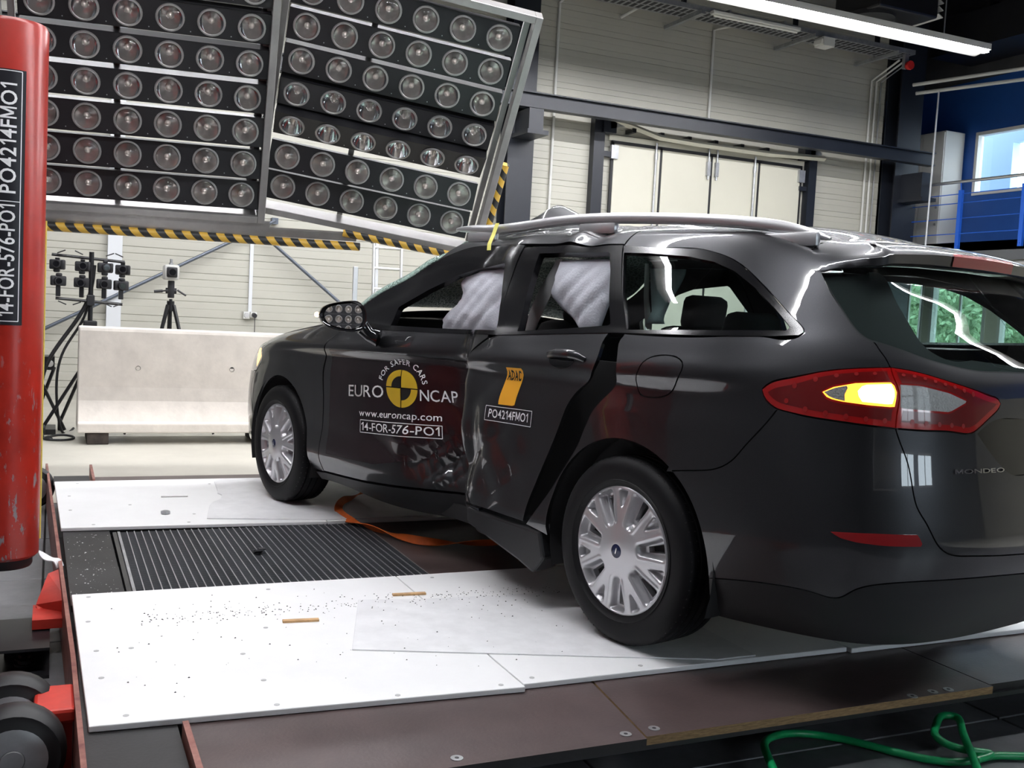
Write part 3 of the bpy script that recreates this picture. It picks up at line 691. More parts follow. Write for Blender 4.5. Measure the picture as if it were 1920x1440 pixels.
# grating
gr = MB(); gx0, gx1, gy0, gy1 = .862, 1.995, 1.175, 2.385
gr.bb((gx0-.02, gy1, -.05), (gx1+.0, gy1+.012, -.012)); gr = gr.build('grating', M_galv, sled)
m = MB(); m.bb((gx0, gy1+.016, -.045), (gx1, gy1+.034, -.014)); m.build('edge_strip', M_blackmet, sled)
m = MB(); m.bb((gx0, gy0, -.045), (gx0+.004, gy1, -.014)); fb = m.build('edge_bar', M_galv, gr)
b1 = MB(); b1.bb((0, gy0, -.042), (.0035, gy1, -.013)); b1 = b1.mesh('bearing_bar', M_bar)
n1 = 62
for i in range(1, n1):
    o = link_mesh('bearing_bar', b1, gr); o.location.x = gx0+(gx1-gx0)*i/n1
b2 = MB(); b2.bb((gx0, 0, -.022), (gx1, .004, -.0118)); b2 = b2.mesh('cross_bar', M_galv)
n2 = 36
for i in range(n2):
    o = link_mesh('cross_bar', b2, gr); o.location.y = gy0+(gy1-gy0)*i/n2
m = MB(); m.bb((gx0, gy0, -.19), (gx1, gy1, -.185)); m.build('drip_tray', M_black, sled)
# brackets and wheel at the near left corner
m = MB(); m.add([(.85, 2.634, -.01), (1.30, 2.645, .0), (.85, 2.634, -.09), (.85, 2.72, -.09), (.95, 2.74, -.05), (1.25, 2.70, -.01), (.95, 2.74, -.09)], [(0, 1, 5, 4), (0, 4, 6, 3, 2), (4, 5, 1, 6), (2, 3, 6, 1), (0, 2, 1)]); m.bb((.78, 2.63, -.095), (.98, 2.75, -.06)); m.build('gusset', M_red, sled)
m = MB(); m.prism([(2.63, -.19), (2.63, 0.005), (2.69, .008), (2.74, -.02), (2.80, -.06), (2.80, -.19)], -.01, .03); m.v = [(z_-.22, x_, y_) for x_, y_, z_ in m.v]; m.build('wheel_bracket', M_red, sled)
m = MB(); m.bb((-.30, 2.625, -.03), (-.10, 2.73, .012), ch=.01); m.build('wheel_bracket', M_red, sled)
w = MB(); w.lathe([(.03, -.055), (.085, -.055), (.10, -.045), (.115, -.045), (.128, -.03), (.13, 0), (.128, .03), (.115, .045), (.10, .045), (.085, .055), (.03, .055)], 32, 'y', [1, 1, 1, 0, 0, 0, 0, 0, 0, 1, 1]); w.lathe([(.0, .06), (.028, .06), (.03, .05)], 16, 'y', 1); w.lathe([(.0, -.06), (.028, -.06), (.03, -.05)], 16, 'y', 1)
wm = w.mesh('sled_wheel', [mat('tyre_rubber', (.009, .009, .010), .5), M_galv], 40)
for x, y in ((-.36, 2.775), (-.12, 2.79), (3.6, 2.80)):
    o = link_mesh('sled_wheel', wm, sled); o.location = (x, y, FZ+.131); o.rotation_euler = (0, 0, R(90))
m = MB(); m.bb((.55, 2.69, FZ), (.95, 2.86, FZ+.012)); m.bb((.78, 2.69, FZ+.012), (.80, 2.84, FZ+.09)); m.bb((.58, 2.69, FZ+.09), (.95, 2.87, FZ+.10)); 
for x in (.68, .74):
    m.cyl((x, 2.77, FZ+.012), (x, 2.77, FZ+.03), .022, 6); m.cyl((x, 2.77, FZ+.012), (x, 2.77, FZ+.018), .034, 14)
o = m.build('rail_clamp', M_blackmet, None); tag(o, 'black bolted steel clamp on the floor beside the sled', 'clamp')
# loose sheets and litter
def loose(name, poly, z0, z1, mt, label, cat, ch=.0015):
    o = slab(name, poly, z0, z1, mt, None, ch=ch); return tag(o, label, cat)
M_sheet = mat('scuffed_white_sheet', (.78, .78, .79), .4, var=.08, vscale=9.)
loose('slide_sheet', [(-.011, 1.774), (.541, 1.598), (.49, 1.35), (.43, .45), (-.44, .45), (-.44, .612)], .0004, .005, M_sheet, 'thin scuffed white sheet lying under the rear left tyre', 'sheet')
loose('slide_sheet', [(2.161, 1.953), (2.50, 1.893), (2.60, 1.86), (2.645, 1.826), (2.70, 1.80), (2.80, 1.785), (2.86, 1.80), (2.93, 1.79), (3.25, 1.765), (3.33, 1.735), (3.35, 1.68), (3.30, .75), (2.04, .75), (2.02, 1.351)], .0004, .006, M_sheet, 'white sheet with notched rounded corner under the front left tyre', 'sheet')
def stick(a, b, w_, h, label):
    a, b = Vector(a), Vector(b); d = (b-a); n = Vector((-d.y, d.x, 0)).normalized()*w_/2
    m = MB(); m.prism([tuple((a-n).xy), tuple((b-n).xy), tuple((b+n).xy), tuple((a+n).xy)], .0005, h); return tag(m.build('wood_stick', M_stick), label, 'stick')
stick((.345, 1.932, 0), (.331, 1.804, 0), .022, .008, 'short pale wooden stick lying alone on the open white board')
stick((.575, 1.448, 0), (.565, 1.313, 0), .020, .008, 'short pale wooden stick lying near the loose white sheet')
m = MB(); m.tube([(2.792, 2.122, .004), (2.787, 1.977, .004)], .004, 6); tag(m.build('cable_tie', M_frame), 'thin grey tie lying across the front white board', 'tie')
m = MB(); m.lathe([(0, .02), (.012, .02), (.026, .015), (.026, .004), (.022, .0006), (0, .0006)], 6); o = m.build('hex_nut', M_galv); o.location = (2.323, 2.143, 0); tag(o, 'loose hexagonal steel nut on the front white board', 'nut')
m = MB(); m.box((0, 0, 0), (.06, .035, .008), rot=Matrix.Rotation(.4, 3, 'Y')); m.box((.02, -.02, .006), (.03, .03, .006)); o = m.build('plastic_shard', M_dark); o.location = (1.413, 1.825, .0); tag(o, 'small black plastic shard lying on the grating', 'shard')
rg = random.Random(11)
m = MB()
for i in range(420):
    x, y = (rg.gauss(.50, .05), rg.uniform(.75, 2.4)) if i < 300 else (rg.uniform(-.3, .75), rg.uniform(.9, 2.5))
    s_ = rg.uniform(.001, .0035)
    z_ = .0055 if y < 1.62 and x < .53 else .0004
    m.add([(x-s_, y, z_), (x, y-s_, z_), (x+s_*1.4, y, z_), (x, y+s_*1.2, z_), (x, y, z_+s_)], [(0, 1, 4), (1, 2, 4), (2, 3, 4), (3, 0, 4)])
o = m.build('glass_crumbs', M_dark); o['kind'] = 'stuff'; tag(o, 'fine dark crumbs scattered on the rear white board', 'debris')
m = MB()
for i in range(170):
    x, y = rg.uniform(.86, 2.0), rg.uniform(2.44, 2.62)
    s_ = rg.uniform(.0015, .006)*rg.random()
    m.add([(x-s_, y, ZP+.0003), (x, y-s_, ZP+.0003), (x+s_*1.6, y, ZP+.0003), (x, y+s_*.9, ZP+.0003)], [(0, 1, 2, 3)])
o = m.build('paint_flakes', M_board); o['kind'] = 'stuff'; tag(o, 'white paint flakes scattered on the dark plate beside the grating', 'debris')
# orange strap from beneath the car
def ribbon(pts, w_, th, name, mt, label, cat, twist=None, parent=None):
    P = [Vector(p) for p in pts]; V = []; F = []
    for i, p in enumerate(P):
        t = (P[min(i+1, len(P)-1)]-P[max(i-1, 0)]).normalized(); s_ = t.cross(Vector((0, 0, 1))).normalized()
        if twist: s_ = Matrix.Rotation(twist[i], 3, t) @ s_
        n = s_.cross(t).normalized()
        V += [p-s_*w_/2-n*th/2, p+s_*w_/2-n*th/2, p+s_*w_/2+n*th/2, p-s_*w_/2+n*th/2]
    for i in range(len(P)-1):
        for j in range(4): F.append((4*i+j, 4*i+(j+1) % 4, 4*i+4+(j+1) % 4, 4*i+4+j))
    F += [(0, 1, 2, 3), tuple(4*len(P)-4+j for j in (3, 2, 1, 0))]
    m = MB(); m.add(V, F); o = m.build(name, mt, parent, 50)
    return tag(o, label, cat) if label else o
def smooth_path(pts, n=6):
    p = np.array(pts, float); d = np.r_[0, np.cumsum(np.linalg.norm(np.diff(p, axis=0), axis=1))]
    return spline_nat(d, p, np.linspace(0, d[-1], n*(len(p)-1)+1))
sp = smooth_path([(2.55, .80, .15), (2.62, 1.0, .03), (2.45, 1.15, .02), (2.22, 1.24, .012), (2.02, 1.245, .006), (1.81, 1.19, .004), (1.61, 1.11, .004), (1.43, 1.0, .004), (1.34, .84, .01), (1.24, .66, .03), (1.1, .4, .08)])
ribbon(sp, .045, .004, 'lashing_strap', M_orange, 'flat orange lashing strap trailing from beneath the car over the grating', 'strap', [.9*math.sin(i*.35) for i in range(len(sp))])
# green hose in the foreground
hz = FZ+.014
hp = [(-1.3, .80, hz), (-1.0, .76, hz), (-.84, .70, hz+.03), (-.766, .656, hz+.03), (-.709, .594, hz+.02), (-.674, .502, hz+.01), (-.701, .375, hz), (-.767, .308, hz), (-.869, .236, hz), (-.961, .161, hz), (-1.007, .04, hz), (-1.0, -.06, hz+.005), (-.93, .07, hz+.03), (-.90, .075, hz+.04), (-.86, .035, hz+.05), (-.82, -.02, hz+.055), (-.805, -.07, hz+.055), (-.82, -.095, hz+.055), (-.87, -.07, hz+.045), (-.97, .01, hz+.03), (-1.06, .08, hz+.02), (-1.3, .25, hz), (-1.7, .4, hz)]
m = MB(); m.tube([tuple(p) for p in smooth_path(hp, 8)], .0125, 12); tag(m.build('garden_hose', M_hose, None, 60), 'looped green rubber hose on the floor in front of the sled', 'hose')
hp = [(-1.012, .02, hz), (-1.0, -.03, hz), (-1.04, -.168, hz), (-1.1, -.5, hz), (-1.15, -1.2, hz), (-1.0, -2.2, hz)]
m = MB(); m.tube([tuple(p) for p in smooth_path(hp, 8)], .0125, 12); tag(m.build('garden_hose', M_hose, None, 60), 'straight run of green hose leading away from the loop', 'hose')
# ---------------------------------------------------------------- impact pole
PX, PY, PR = 1.14, 2.862, .127
po = thing('impact_pole', 'scuffed red steel impact pole with black number plate', 'pole', (PX, PY, FZ))
m = MB(); m.lathe([(0, .30), (.115, .30), (PR, .312), (PR, 2.32), (.12, 2.335), (0, 2.335)], 48); 
def pole_mat():
    m_ = MATS['red_pole_paint'].copy(); t = m_.node_tree; N, L = t.nodes, t.links; p = N['Principled BSDF']
    src = p.inputs['Base Color'].links[0].from_socket
    tc = N.new('ShaderNodeTexCoord'); nz = N.new('ShaderNodeTexNoise'); nz.inputs['Scale'].default_value = 22; nz.inputs['Detail'].default_value = 5; nz.inputs['Roughness'].default_value = .7
    mp = N.new('ShaderNodeMapping'); mp.inputs['Scale'].default_value = (1.6, 1.6, .55)
    L.new(tc.outputs['Object'], mp.inputs[0]); L.new(mp.outputs[0], nz.inputs['Vector'])
    rp = N.new('ShaderNodeValToRGB'); rp.color_ramp.elements[0].position = .585; rp.color_ramp.elements[1].position = .62
    sx = N.new('ShaderNodeSeparateXYZ'); L.new(tc.outputs['Object'], sx.inputs[0])
    mr = N.new('ShaderNodeMapRange'); mr.inputs['From Min'].default_value = 1.35; mr.inputs['From Max'].default_value = .5; L.new(sx.outputs['Z'], mr.inputs['Value'])
    mu = N.new('ShaderNodeMath'); mu.operation = 'MULTIPLY'; L.new(rp.outputs[0], mu.inputs[0]); L.new(mr.outputs[0], mu.inputs[1]); L.new(nz.outputs['Fac'], rp.inputs[0])
    mx = N.new('ShaderNodeMix'); mx.data_type = 'RGBA'; L.new(mu.outputs[0], mx.inputs['Factor']); L.new(src, mx.inputs['A']); mx.inputs['B'].default_value = (.20, .18, .19, 1)
    L.new(mx.outputs['Result'], p.inputs['Base Color']); return m_
m.build('tube', pole_mat(), po, 40)
m = MB(); m.lathe([(0, .262), (.10, .262), (.105, .27), (.105, .30), (0, .30)], 40); m.build('base', M_black, po, 40)
m = MB(); m.bb((-.20, .26, 0), (.42, .85, 2.2), ch=.02); m.build('support_block', mat('dark_red_block', (.16, .012, .009), .5), po)
for zz in (.55, 1.3, 2.1):
    m = MB(); m.bb((-.06, .09, zz-.10), (.06, .27, zz+.10)); m.build('support_arm', M_red, po)
# number plate wrapped on the pole, facing the viewer
pa = math.atan2(2.70-PY, -3.22-PX)
def on_pole(u, v, off=.001): 
    a = pa+u/PR*1.0; return ((PR+off)*math.cos(a), (PR+off)*math.sin(a), v)
def wrap_grid(u0, u1, v0, v1, off, nu=10, nv=2):
    V = [on_pole(u0+(u1-u0)*i/nu, v0+(v1-v0)*j/nv, off) for j in range(nv+1) for i in range(nu+1)]
    return V, [(j*(nu+1)+i, j*(nu+1)+i+1, (j+1)*(nu+1)+i+1, (j+1)*(nu+1)+i) for j in range(nv) for i in range(nu)]
pu0, pu1 = -.062, .050; pv0, pv1 = 1.005-FZ, 1.945-FZ
# u grows counter-clockwise seen from above; the viewer sees u growing to the right
m = MB(); m.add(*wrap_grid(pu0, pu1, pv0, pv1, .0012, 14, 3)); plate = m.build('number_plate', M_plate, po, 60)
def line_on_pole(u0, u1, v0, v1): 
    m.add(*wrap_grid(u0, u1, v0, v1, .0018, 8, 2))
m = MB(); bl, br = pu0+.012, pu1-.014; bt, bb_ = pv1-.006, pv0+.014; vm = pv0+.458
for v in (bt, bb_, vm): line_on_pole(bl, br, v-.0015, v+.0015)
for u in (bl, br): line_on_pole(u-.0015, u+.0015, bb_, bt)
m.build('border', M_text, plate, 60)
for txt, va, vb in (('14-FOR-576-PO1', bb_+.018, vm-.012), ('PO4214FMO1', vm+.030, bt-.045)):
    tv, tf = text_polys(txt, 1., .012); w_ = tv[:, 0].max()-tv[:, 0].min(); h_ = .72
    sx_ = (vb-va)/w_; sy_ = (br-bl)*.64/h_
    m = MB(); V = [on_pole(br-(br-bl)*.20-(y)*sy_, va+(x-tv[:, 0].min())*sx_, .002) for x, y in tv]
    m.add(V, tf); m.build('lettering', M_text, plate)
m = MB(); V = [(PR*math.cos(pa+1.62)*1.02, PR*math.sin(pa+1.62)*1.02, .36+1.25*i/20+.0) for i in range(21)]
V = [(v[0]+.002*math.sin(i*1.3), v[1], v[2]) for i, v in enumerate(V)]; m.tube(V, .0035, 6); m.build('yellow_cable', mat('yellow_cable', (.75, .60, .12), .5), po)
ribbon(smooth_path([(1.30, 2.80, .085), (1.35, 2.74, .06), (1.33, 2.69, .028), (1.32, 2.672, .0275), (1.31, 2.655, .0)]), .05, .004, 'webbing', M_sheet, 'pale grey webbing strap from the pole foot over the sled edge', 'strap')
# ---------------------------------------------------------------- concrete barrier and timbers
BX = 6.55
def barrier(y0, y1, label):
    pr_ = [(0, .0), (0, .085), (.03, .10), (.11, .28), (.135, .40), (.165, .90), (.175, .925), (.20, .935), (.40, .935), (.425, .925), (.435, .90), (.465, .40), (.49, .28), (.57, .10), (.60, .085), (.60, 0)]
    t = thing('concrete_barrier', label, 'barrier', (BX-.15, y0, -.095)); n = len(pr_); L = y1-y0
    m = MB(); ysn = [0, .02, L*.45, L*.55, L-.02, L]
    m.add([(x, y, zz) for y in (0, L) for x, zz in pr_], [(i, (i+1) % n, n+(i+1) % n, n+i) for i in range(n)]+[tuple(range(n)), tuple(range(n, 2*n))])
    b = m.build('block', M_concrete, t); bv = b.modifiers.new('bevel', 'BEVEL'); bv.width = .012; bv.segments = 2; bv.limit_method = 'ANGLE'; bv.angle_limit = R(50)
    for yy, zz in ((-.50, .575), (-1.33, .585)):
        h = MB(); h.lathe([(0, .004), (.018, .004), (.021, -.001), (.024, -.002)], 14, 'x', [1, 1, 0]); o = h.build('lifting_hole', [M_concrete, M_black], t, 60); o.location = (.1425, yy, zz)
    return t
barrier(2.49, .42, 'cream concrete safety barrier on timber blocks behind the car')
for y, lb in ((2.32, 'dark timber block under the near end of the concrete barrier'), (.85, 'dark timber block under the far end of the concrete barrier')):
    m = MB(); m.bb((BX-.13, y-.09, FZ), (BX+.45, y+.09, -.096), ch=.006); tag(m.build('timber_block', M_wood), lb, 'block')
# ---------------------------------------------------------------- lamp panels
lam = MB()
lam.lathe([(.074, .004), (.079, .009), (.087, .008), (.088, .0), (.0885, -.004)], 28, 'z', 1)
lam.lathe([(.0785, .006), (.074, -.012), (.066, -.032), (.052, -.055), (.036, -.070), (.022, -.076), (0, -.076)], 28, 'z', 0)
lam.lathe([(.020, -.075), (.021, -.045), (.018, -.028), (.010, -.018), (0, -.016)], 14, 'z', 2)
lam.lathe([(.077, .006), (.068, .020), (.048, .032), (.024, .038), (0, .040)], 28, 'z', 3)
M_bulb = mat('lamp_bulb', (.70, .62, .56), .15, metal=.6)
lamp_me = lam.mesh('lamp', [M_chrome, M_frame, M_bulb, glass('lamp_glass', (.96, .96, .96), .02, ior=1.35)], 50)
bar_me = {}
def lamp_panel(label, O, a, b, pitch, rp, rows, tilts, ncol=6, hazard=True, name='lamp_panel', ext=(.20, .20, .17, .19)):
    a = Vector(a).normalized(); b = Vector(b); b = (b-a*a.dot(b)).normalized(); up = -b; nz = a.cross(up)
    t = thing(name, label, 'light panel')
    t.matrix_world = Matrix(((a.x, up.x, nz.x, O[0]), (a.y, up.y, nz.y, O[1]), (a.z, up.z, nz.z, O[2]), (0, 0, 0, 1)))
    W = pitch*(ncol-1); bw = W+pitch*.98; bh = rp*.86
    key = (round(bw, 3), round(bh, 3))
    if key not in bar_me:
        m = MB(); t_ = np.linspace(0, 2*np.pi, 25)[:-1]; x0_, x1_, y_ = W/2-bw/2, W/2+bw/2, bh/2
        hv, hf = tri_fill(np.array([(x0_, -y_), (x1_, -y_), (x1_, y_), (x0_, y_)]), [np.stack([i*pitch+.083*np.cos(t_), .083*np.sin(t_)], 1) for i in range(ncol)], 9.)
        m.add([(x, y, -.004) for x, y in hv], [tuple(q) for q in hf])
        for p, q in (((x0_, -y_, -.10), (x1_, -y_+.003, -.004)), ((x0_, y_-.003, -.10), (x1_, y_, -.004)), ((x0_, -y_, -.10), (x0_+.003, y_, -.004)), ((x1_-.003, -y_, -.10), (x1_, y_, -.004)), ((x0_, -y_, -.104), (x1_, y_, -.10))): m.bb(p, q)
        for i in range(ncol): m.cyl((i*pitch+pitch/2 if i < ncol-1 else -pitch/2, -bh*.38, -.006), (i*pitch+pitch/2 if i < ncol-1 else -pitch/2, -bh*.38, -.003), .004, 6, 1)
        bar_me[key] = m.mesh('lamp_bar', [M_blackmet, M_galv])
    for k_, tl in zip(rows, tilts):
        bo = link_mesh('lamp_bar', bar_me[key], t); bo.location = (0, -k_*rp, 0); bo.rotation_euler = (R(tl), 0, 0)
        for i in range(ncol):
            lo = link_mesh('lamp', lamp_me, bo); lo.location = (i*pitch, 0, 0); lo.rotation_euler = (0, 0, random.random()*.5)
    x0, x1 = -ext[0], W+ext[1]; y1, y0 = -rows[0]*rp+ext[2], -rows[-1]*rp-ext[3]; w_ = .05
    for nm, p, q in (('frame_side', (x0-w_, y0-w_, -.10), (x0, y1+w_, .03)), ('frame_side', (x1, y0-w_, -.10), (x1+w_, y1+w_, .03)),
                     ('frame_rail', (x0, y0-w_, -.10), (x1, y0, .03)), ('frame_rail', (x0, y1, -.10), (x1, y1+w_, .03))):
        m = MB(); m.bb(p, q, ch=.004); m.build(nm, M_frame, t)
    for xx in (x0+.03, x1-.05, W*.33):
        m = MB(); m.bb((xx, y0, -.14), (xx+.04, y1, -.10)); m.build('back_rail', M_frame, t)
    m = MB(); m.bb((W*.25-.03, y1-.02, -.2), (W*.25+.03, y1+2.2, -.14)); m.build('hanger', M_frame, t)
    return t, (x0, x1, y0, y1)
tL, eL = lamp_panel('tilted panel of chrome lamps hanging above the camera rig and barrier', (3.703, 2.816, 2.882), (-.085, -.996, .012), (.494, .02, -.869), .25, .2325, list(range(-2, 6)), [3, 3, 3, 3, 0, -10, -16, -16], ext=(.22, .12, .17, .15))
tR, eR = lamp_panel('tilted panel of chrome lamps hanging above the car bonnet', (3.456, 1.223, 3.154), (-.224, -.965, -.136), (.549, .005, -.836), .25, .2342, list(range(0, 7)), [-6, -6, -3, 8, 22, -18, -18], ext=(.21, .20, .15, .18))
lamp_panel('smaller lamp panel hanging behind the viewpoint and facing the car', (-4.45, .56, 2.48), (-.044, .99, .0), (-.13, 0, -.99), .25, .2342, list(range(0, 6)), [0]*6, ncol=6)
# ledge and hazard strips
m = MB(); m.bb((-.30, eL[2]-.16, -.02), (1.46, eL[2]-.05, .01)); m.build('ledge', M_frame, tL)
def foam(p, q, parent, vec, nm):
    m = MB(); m.tube([p, q], .032, 10); o = m.build('hazard_strip', stripes(nm, (.70, .42, .055), (.02, .02, .02), .115, vec), parent, 50); return o
foam((-.30, eL[2]-.165, .04), (2.13, eL[2]-.20, .0), tL, (1, .9, 0), 'hazard_tape_ledge')
m = MB(); m.bb((1.46, eL[2]-.16, -.03), (2.1, eL[2]-.10, .0)); m.build('ledge', M_frame, tL)
foam((.48, eR[2]-.075, .02), (1.42, eR[2]-.075, .02), tR, (1, .9, 0), 'hazard_tape_rail')
foam((eR[1]+.07, eR[2]-.02, .0), (eR[1]+.07, eR[2]+.72, .0), tR, (.9, 1, 0), 'hazard_tape_side')
# ---------------------------------------------------------------- still-camera rig
RX = 7.1
rig = thing('camera_rig', 'black stand carrying two crossbars for stills cameras', 'camera stand', (RX, 2.385, FZ))
m = MB(); m.cyl((0, 0, .45), (0, 0, 1.72), .022, 10); m.build('post', M_blackmet, rig, 40)
for zz, ya, yb in ((1.675, .34, -.29), (1.275, .30, -.28)):
    m = MB(); m.cyl((0, ya, zz), (0, yb, zz-.03), .014, 8); m.build('crossbar', M_blackmet, rig, 40)
m = MB(); m.bb((-.04, -.035, 1.22), (.04, .035, 1.32), ch=.008); m.build('clamp', M_dark, rig)
m = MB(); m.bb((-.06, -.06, .98), (.06, .06, 1.08), ch=.01); m.build('collar', M_dark, rig)
for dx, dy in ((-.02, .38), (.34, -.16), (.30, .24)):
    m = MB(); m.cyl((0, 0, .75), (dx, dy, .08), .016, 8); lg = m.build('leg', M_blackmet, rig, 40)
    w = MB(); w.lathe([(0, -.015), (.04, -.018), (.05, -.01), (.05, .01), (.04, .018), (0, .015)], 16, 'y'); o = w.build('caster', M_black, lg, 40); o.location = (dx, dy, .052)
def dslr():
    m = MB(); m.box((0, 0, 0), (.052, .135, .092), ch=.012); m.box((-.01, .050, -.002), (.07, .032, .088), ch=.012); m.box((-.005, -.005, .055), (.05, .055, .034), ch=.012)
    m.cyl((-.02, 0, -.004), (-.085, 0, -.004), .038, 18, 0, .035); m.cyl((-.085, 0, -.004), (-.0855, 0, -.004), .027, 18, 1)
    return m.mesh('stills_camera', [M_dark, M_lens], 40)
dme = dslr()
CAMS = [(2.72-.045, 1.385, 1), (2.46, 1.38, 1), (2.265, 1.38, 1), (2.11, 1.37, 1), (2.665, 1.236, 0), (2.465, 1.230, 0), (2.272, 1.228, 0), (2.122, 1.222, 0)]
WH = ['outermost beside the pole', 'next to the outermost', 'just beyond the post', 'outermost beyond the post']
for i, (y, z_, top) in enumerate(CAMS):
    t = thing('stills_camera', 'black stills camera %s the %s crossbar, %s' % ('hanging from' if top else 'standing on', 'upper' if top else 'lower', WH[i % 4]), 'camera', (RX-.01, y, z_), R(4*((i*7) % 5-2)), 'cameras on the rig')
    o = link_mesh('body', dme, t); o.rotation_euler = (R(180) if top else 0, 0, 0)
    m = MB(); zb = (1.475-.005-z_) if top else (1.07-z_); s_ = 1 if top else -1
    m.bb((-.02, -.02, .045*s_), (.02, .02, zb-.022*s_), ch=.005); m.build('ball_head', M_blackmet, t)
    m = MB(); m.cyl((-.02, .0, zb+.02*s_), (-.03, .07*(1 if i % 2 else -1), zb+.05*s_), .006, 6); m.build('lever', M_blackmet, t)
def cable(pts, r, label, grp=None, mt=M_black):
    m = MB(); m.tube([tuple(p) for p in smooth_path(pts, 6)], r, 8); return tag(m.build('cable', mt, None, 60), label, 'cable', grp)
cable([(RX, 2.36, 1.40), (RX+.02, 2.40, 1.10), (RX+.02, 2.55, .80), (RX, 2.75, .45), (RX, 2.80, .1), (RX-.1, 2.78, FZ+.015), (RX-.4, 2.70, FZ+.015)], .018, 'thick black cable hanging from the camera rig')
cable([(RX+.04, 2.38, 1.20), (RX+.05, 2.44, .90), (RX+.05, 2.60, .60), (RX+.04, 2.66, .2), (RX+.1, 2.60, FZ+.012), (RX+.4, 2.5, FZ+.012)], .012, 'thinner black cable sagging behind the thick one')
cable([(RX-.3, 2.75, FZ+.012), (RX-.1, 2.6, FZ+.012), (RX-.2, 2.52, FZ+.012), (RX-.45, 2.60, FZ+.012), (RX-.4, 2.74, FZ+.012), (RX-.2, 2.72, FZ+.012)], .010, 'black cable coiled on the floor beside the barrier')
t = thing('folding_trestle', 'black scissor-leg trestle with a long box on top beside the barrier', 'trestle', (7.3, 2.66, FZ))
m = MB(); m.bb((-.12, .02, .60), (.12, .30, .73), ch=.006); m.lathe([(0, -.123), (.03, -.123), (.032, -.119)], 16, 'x', 1, c=(0, .06, .66)); m.build('box', [M_blackmet, M_white], t)
for a, b in (((0, .20, .62), (0, -.08, .02)), ((.03, .02, .62), (.03, .22, .02))):
    m = MB(); m.cyl(a, b, .016, 8); m.build('leg', M_blackmet, t)
m = MB(); m.bb((-.2, .0, .0), (.2, .28, .05)); m.build('foot', M_blackmet, t)
# ---------------------------------------------------------------- tripod camera behind the barrier
t = thing('tripod', 'black tripod standing behind the concrete barrier', 'tripod', (7.3, 1.65, FZ))
m = MB(); m.cyl((0, 0, .6), (0, 0, 1.32), .016, 10); m.build('column', M_blackmet, t, 40)
m = MB(); m.cyl((0, 0, 1.20), (0, 0, 1.30), .036, 12); m.build('crown', M_blackmet, t, 40)
for dx, dy in ((-.20, .33), (-.20, -.33), (.4, 0)):
    m = MB(); m.tube([(dx*.08, dy*.08, 1.26), (dx*.5, dy*.5, .66), (dx*1.25, dy*1.25, .01)], [.02, .016, .011], 8); m.build('leg', M_blackmet, t, 40)
m = MB(); m.bb((-.03, -.03, 1.33), (.03, .03, 1.50), ch=.008); m.cyl((0, -.05, 1.40), (0, .05, 1.40), .028, 12); m.cyl((0, .05, 1.40), (-.02, .15, 1.385), .009, 6); m.cyl((-.02, .08, 1.395), (-.02, .16, 1.385), .014, 8); m.cyl((0, -.06, 1.41), (-.02, -.14, 1.36), .010, 6); m.build('pan_head', M_dark, t, 40)
t = thing('video_camera', 'small white boxed high-speed camera on the tripod', 'camera', (7.3, 1.655, 1.305))
m = MB(); m.box((0, 0, .075), (.20, .14, .145), ch=.018); m.build('housing', M_white, t, 40)
m = MB(); m.box((-.105, 0, .075), (.03, .10, .10), ch=.012); m.cyl((-.12, 0, .075), (-.16, 0, .075), .038, 16, 0); m.cyl((-.16, 0, .075), (-.161, 0, .075), .03, 16, 1); m.build('lens', [M_dark, M_lens], t, 40)
m = MB(); m.lathe([(.02, .147), (.022, .165), (.014, .168), (.013, .205), (0, .207)], 12); m.build('antenna', M_galv, t, 40)
# ---------------------------------------------------------------- small things on the far wall
def rod(a, b, label):
    m = MB(); m.cyl(a, b, .022, 8)
    for p in (a, b): m.bb((p[0]-.01, p[1]-.04, p[2]-.04), (WX-.003, p[1]+.04, p[2]+.04))
    return tag(m.build('brace_rod', mat('rod_steel', (.09, .105, .13), .4, metal=.5), None, 40), label, 'rod')
rod((10.39, 3.25, .42), (10.39, .06, 2.21), 'dark steel brace rod rising behind the camera rig')
rod((10.34, .62, 2.33), (10.34, -1.4, .74), 'dark steel brace rod falling toward the aluminium post')
m = MB(); m.bb((WX-.03, .355, 1.0), (WX-.001, .31, 6.0)); tag(m.build('cable_duct', M_duct), 'slim white cable duct ending at the wall sockets', 'duct')
t = thing('socket_box', 'grey twin wall sockets below the slim white duct', 'socket', (WX-.001, .335, .90))
m = MB(); m.bb((-.06, .0, 0), (0, .085, .10), ch=.01); m.lathe([(0, -.075), (.03, -.072), (.034, -.06)], 12, 'x', 1, c=(0, .045, .05)); m.build('socket', [M_white, M_greybox], t)
m = MB(); m.bb((-.06, -.095, .02), (0, -.005, .10), ch=.01); m.cyl((-.06, -.05, .06), (-.14, -.05, .05), .03, 10, 1); m.build('plugged_socket', [M_white, M_dark], t)
m = MB(); m.tube([tuple(p) for p in smooth_path([(-.14, -.05, .04), (-.15, -.05, -.2), (-.1, -.06, -.6), (-.08, -.05, -1.09)])], .005, 6); m.build('lead', M_dark, t)
lad = thing('ladder', 'aluminium multi-section ladder leaning on the far wall', 'ladder', (9.3, -1.02, FZ))
rl_ = MB(); rl_.bb((-.03, -.012, 0), (.03, .012, 2.22), ch=.004); rlm = rl_.mesh('stile', M_alu)
for dx, dy in ((0, 0), (.09, -.055), (.18, -.10), (.0, -.37), (.09, -.40)):
    o = link_mesh('stile', rlm, lad); o.location = (dx, dy, 0); o.rotation_euler = (0, R(4), 0)
rgm = MB(); rgm.cyl((0, 0, 0), (0, -.37, 0), .015, 8); rgm = rgm.mesh('rung', M_alu, 40)
for k_ in range(8):
    o = link_mesh('rung', rgm, lad); o.location = (.02+(.26+k_*.265)*math.tan(R(4)), 0, .26+k_*.265)
m = MB()
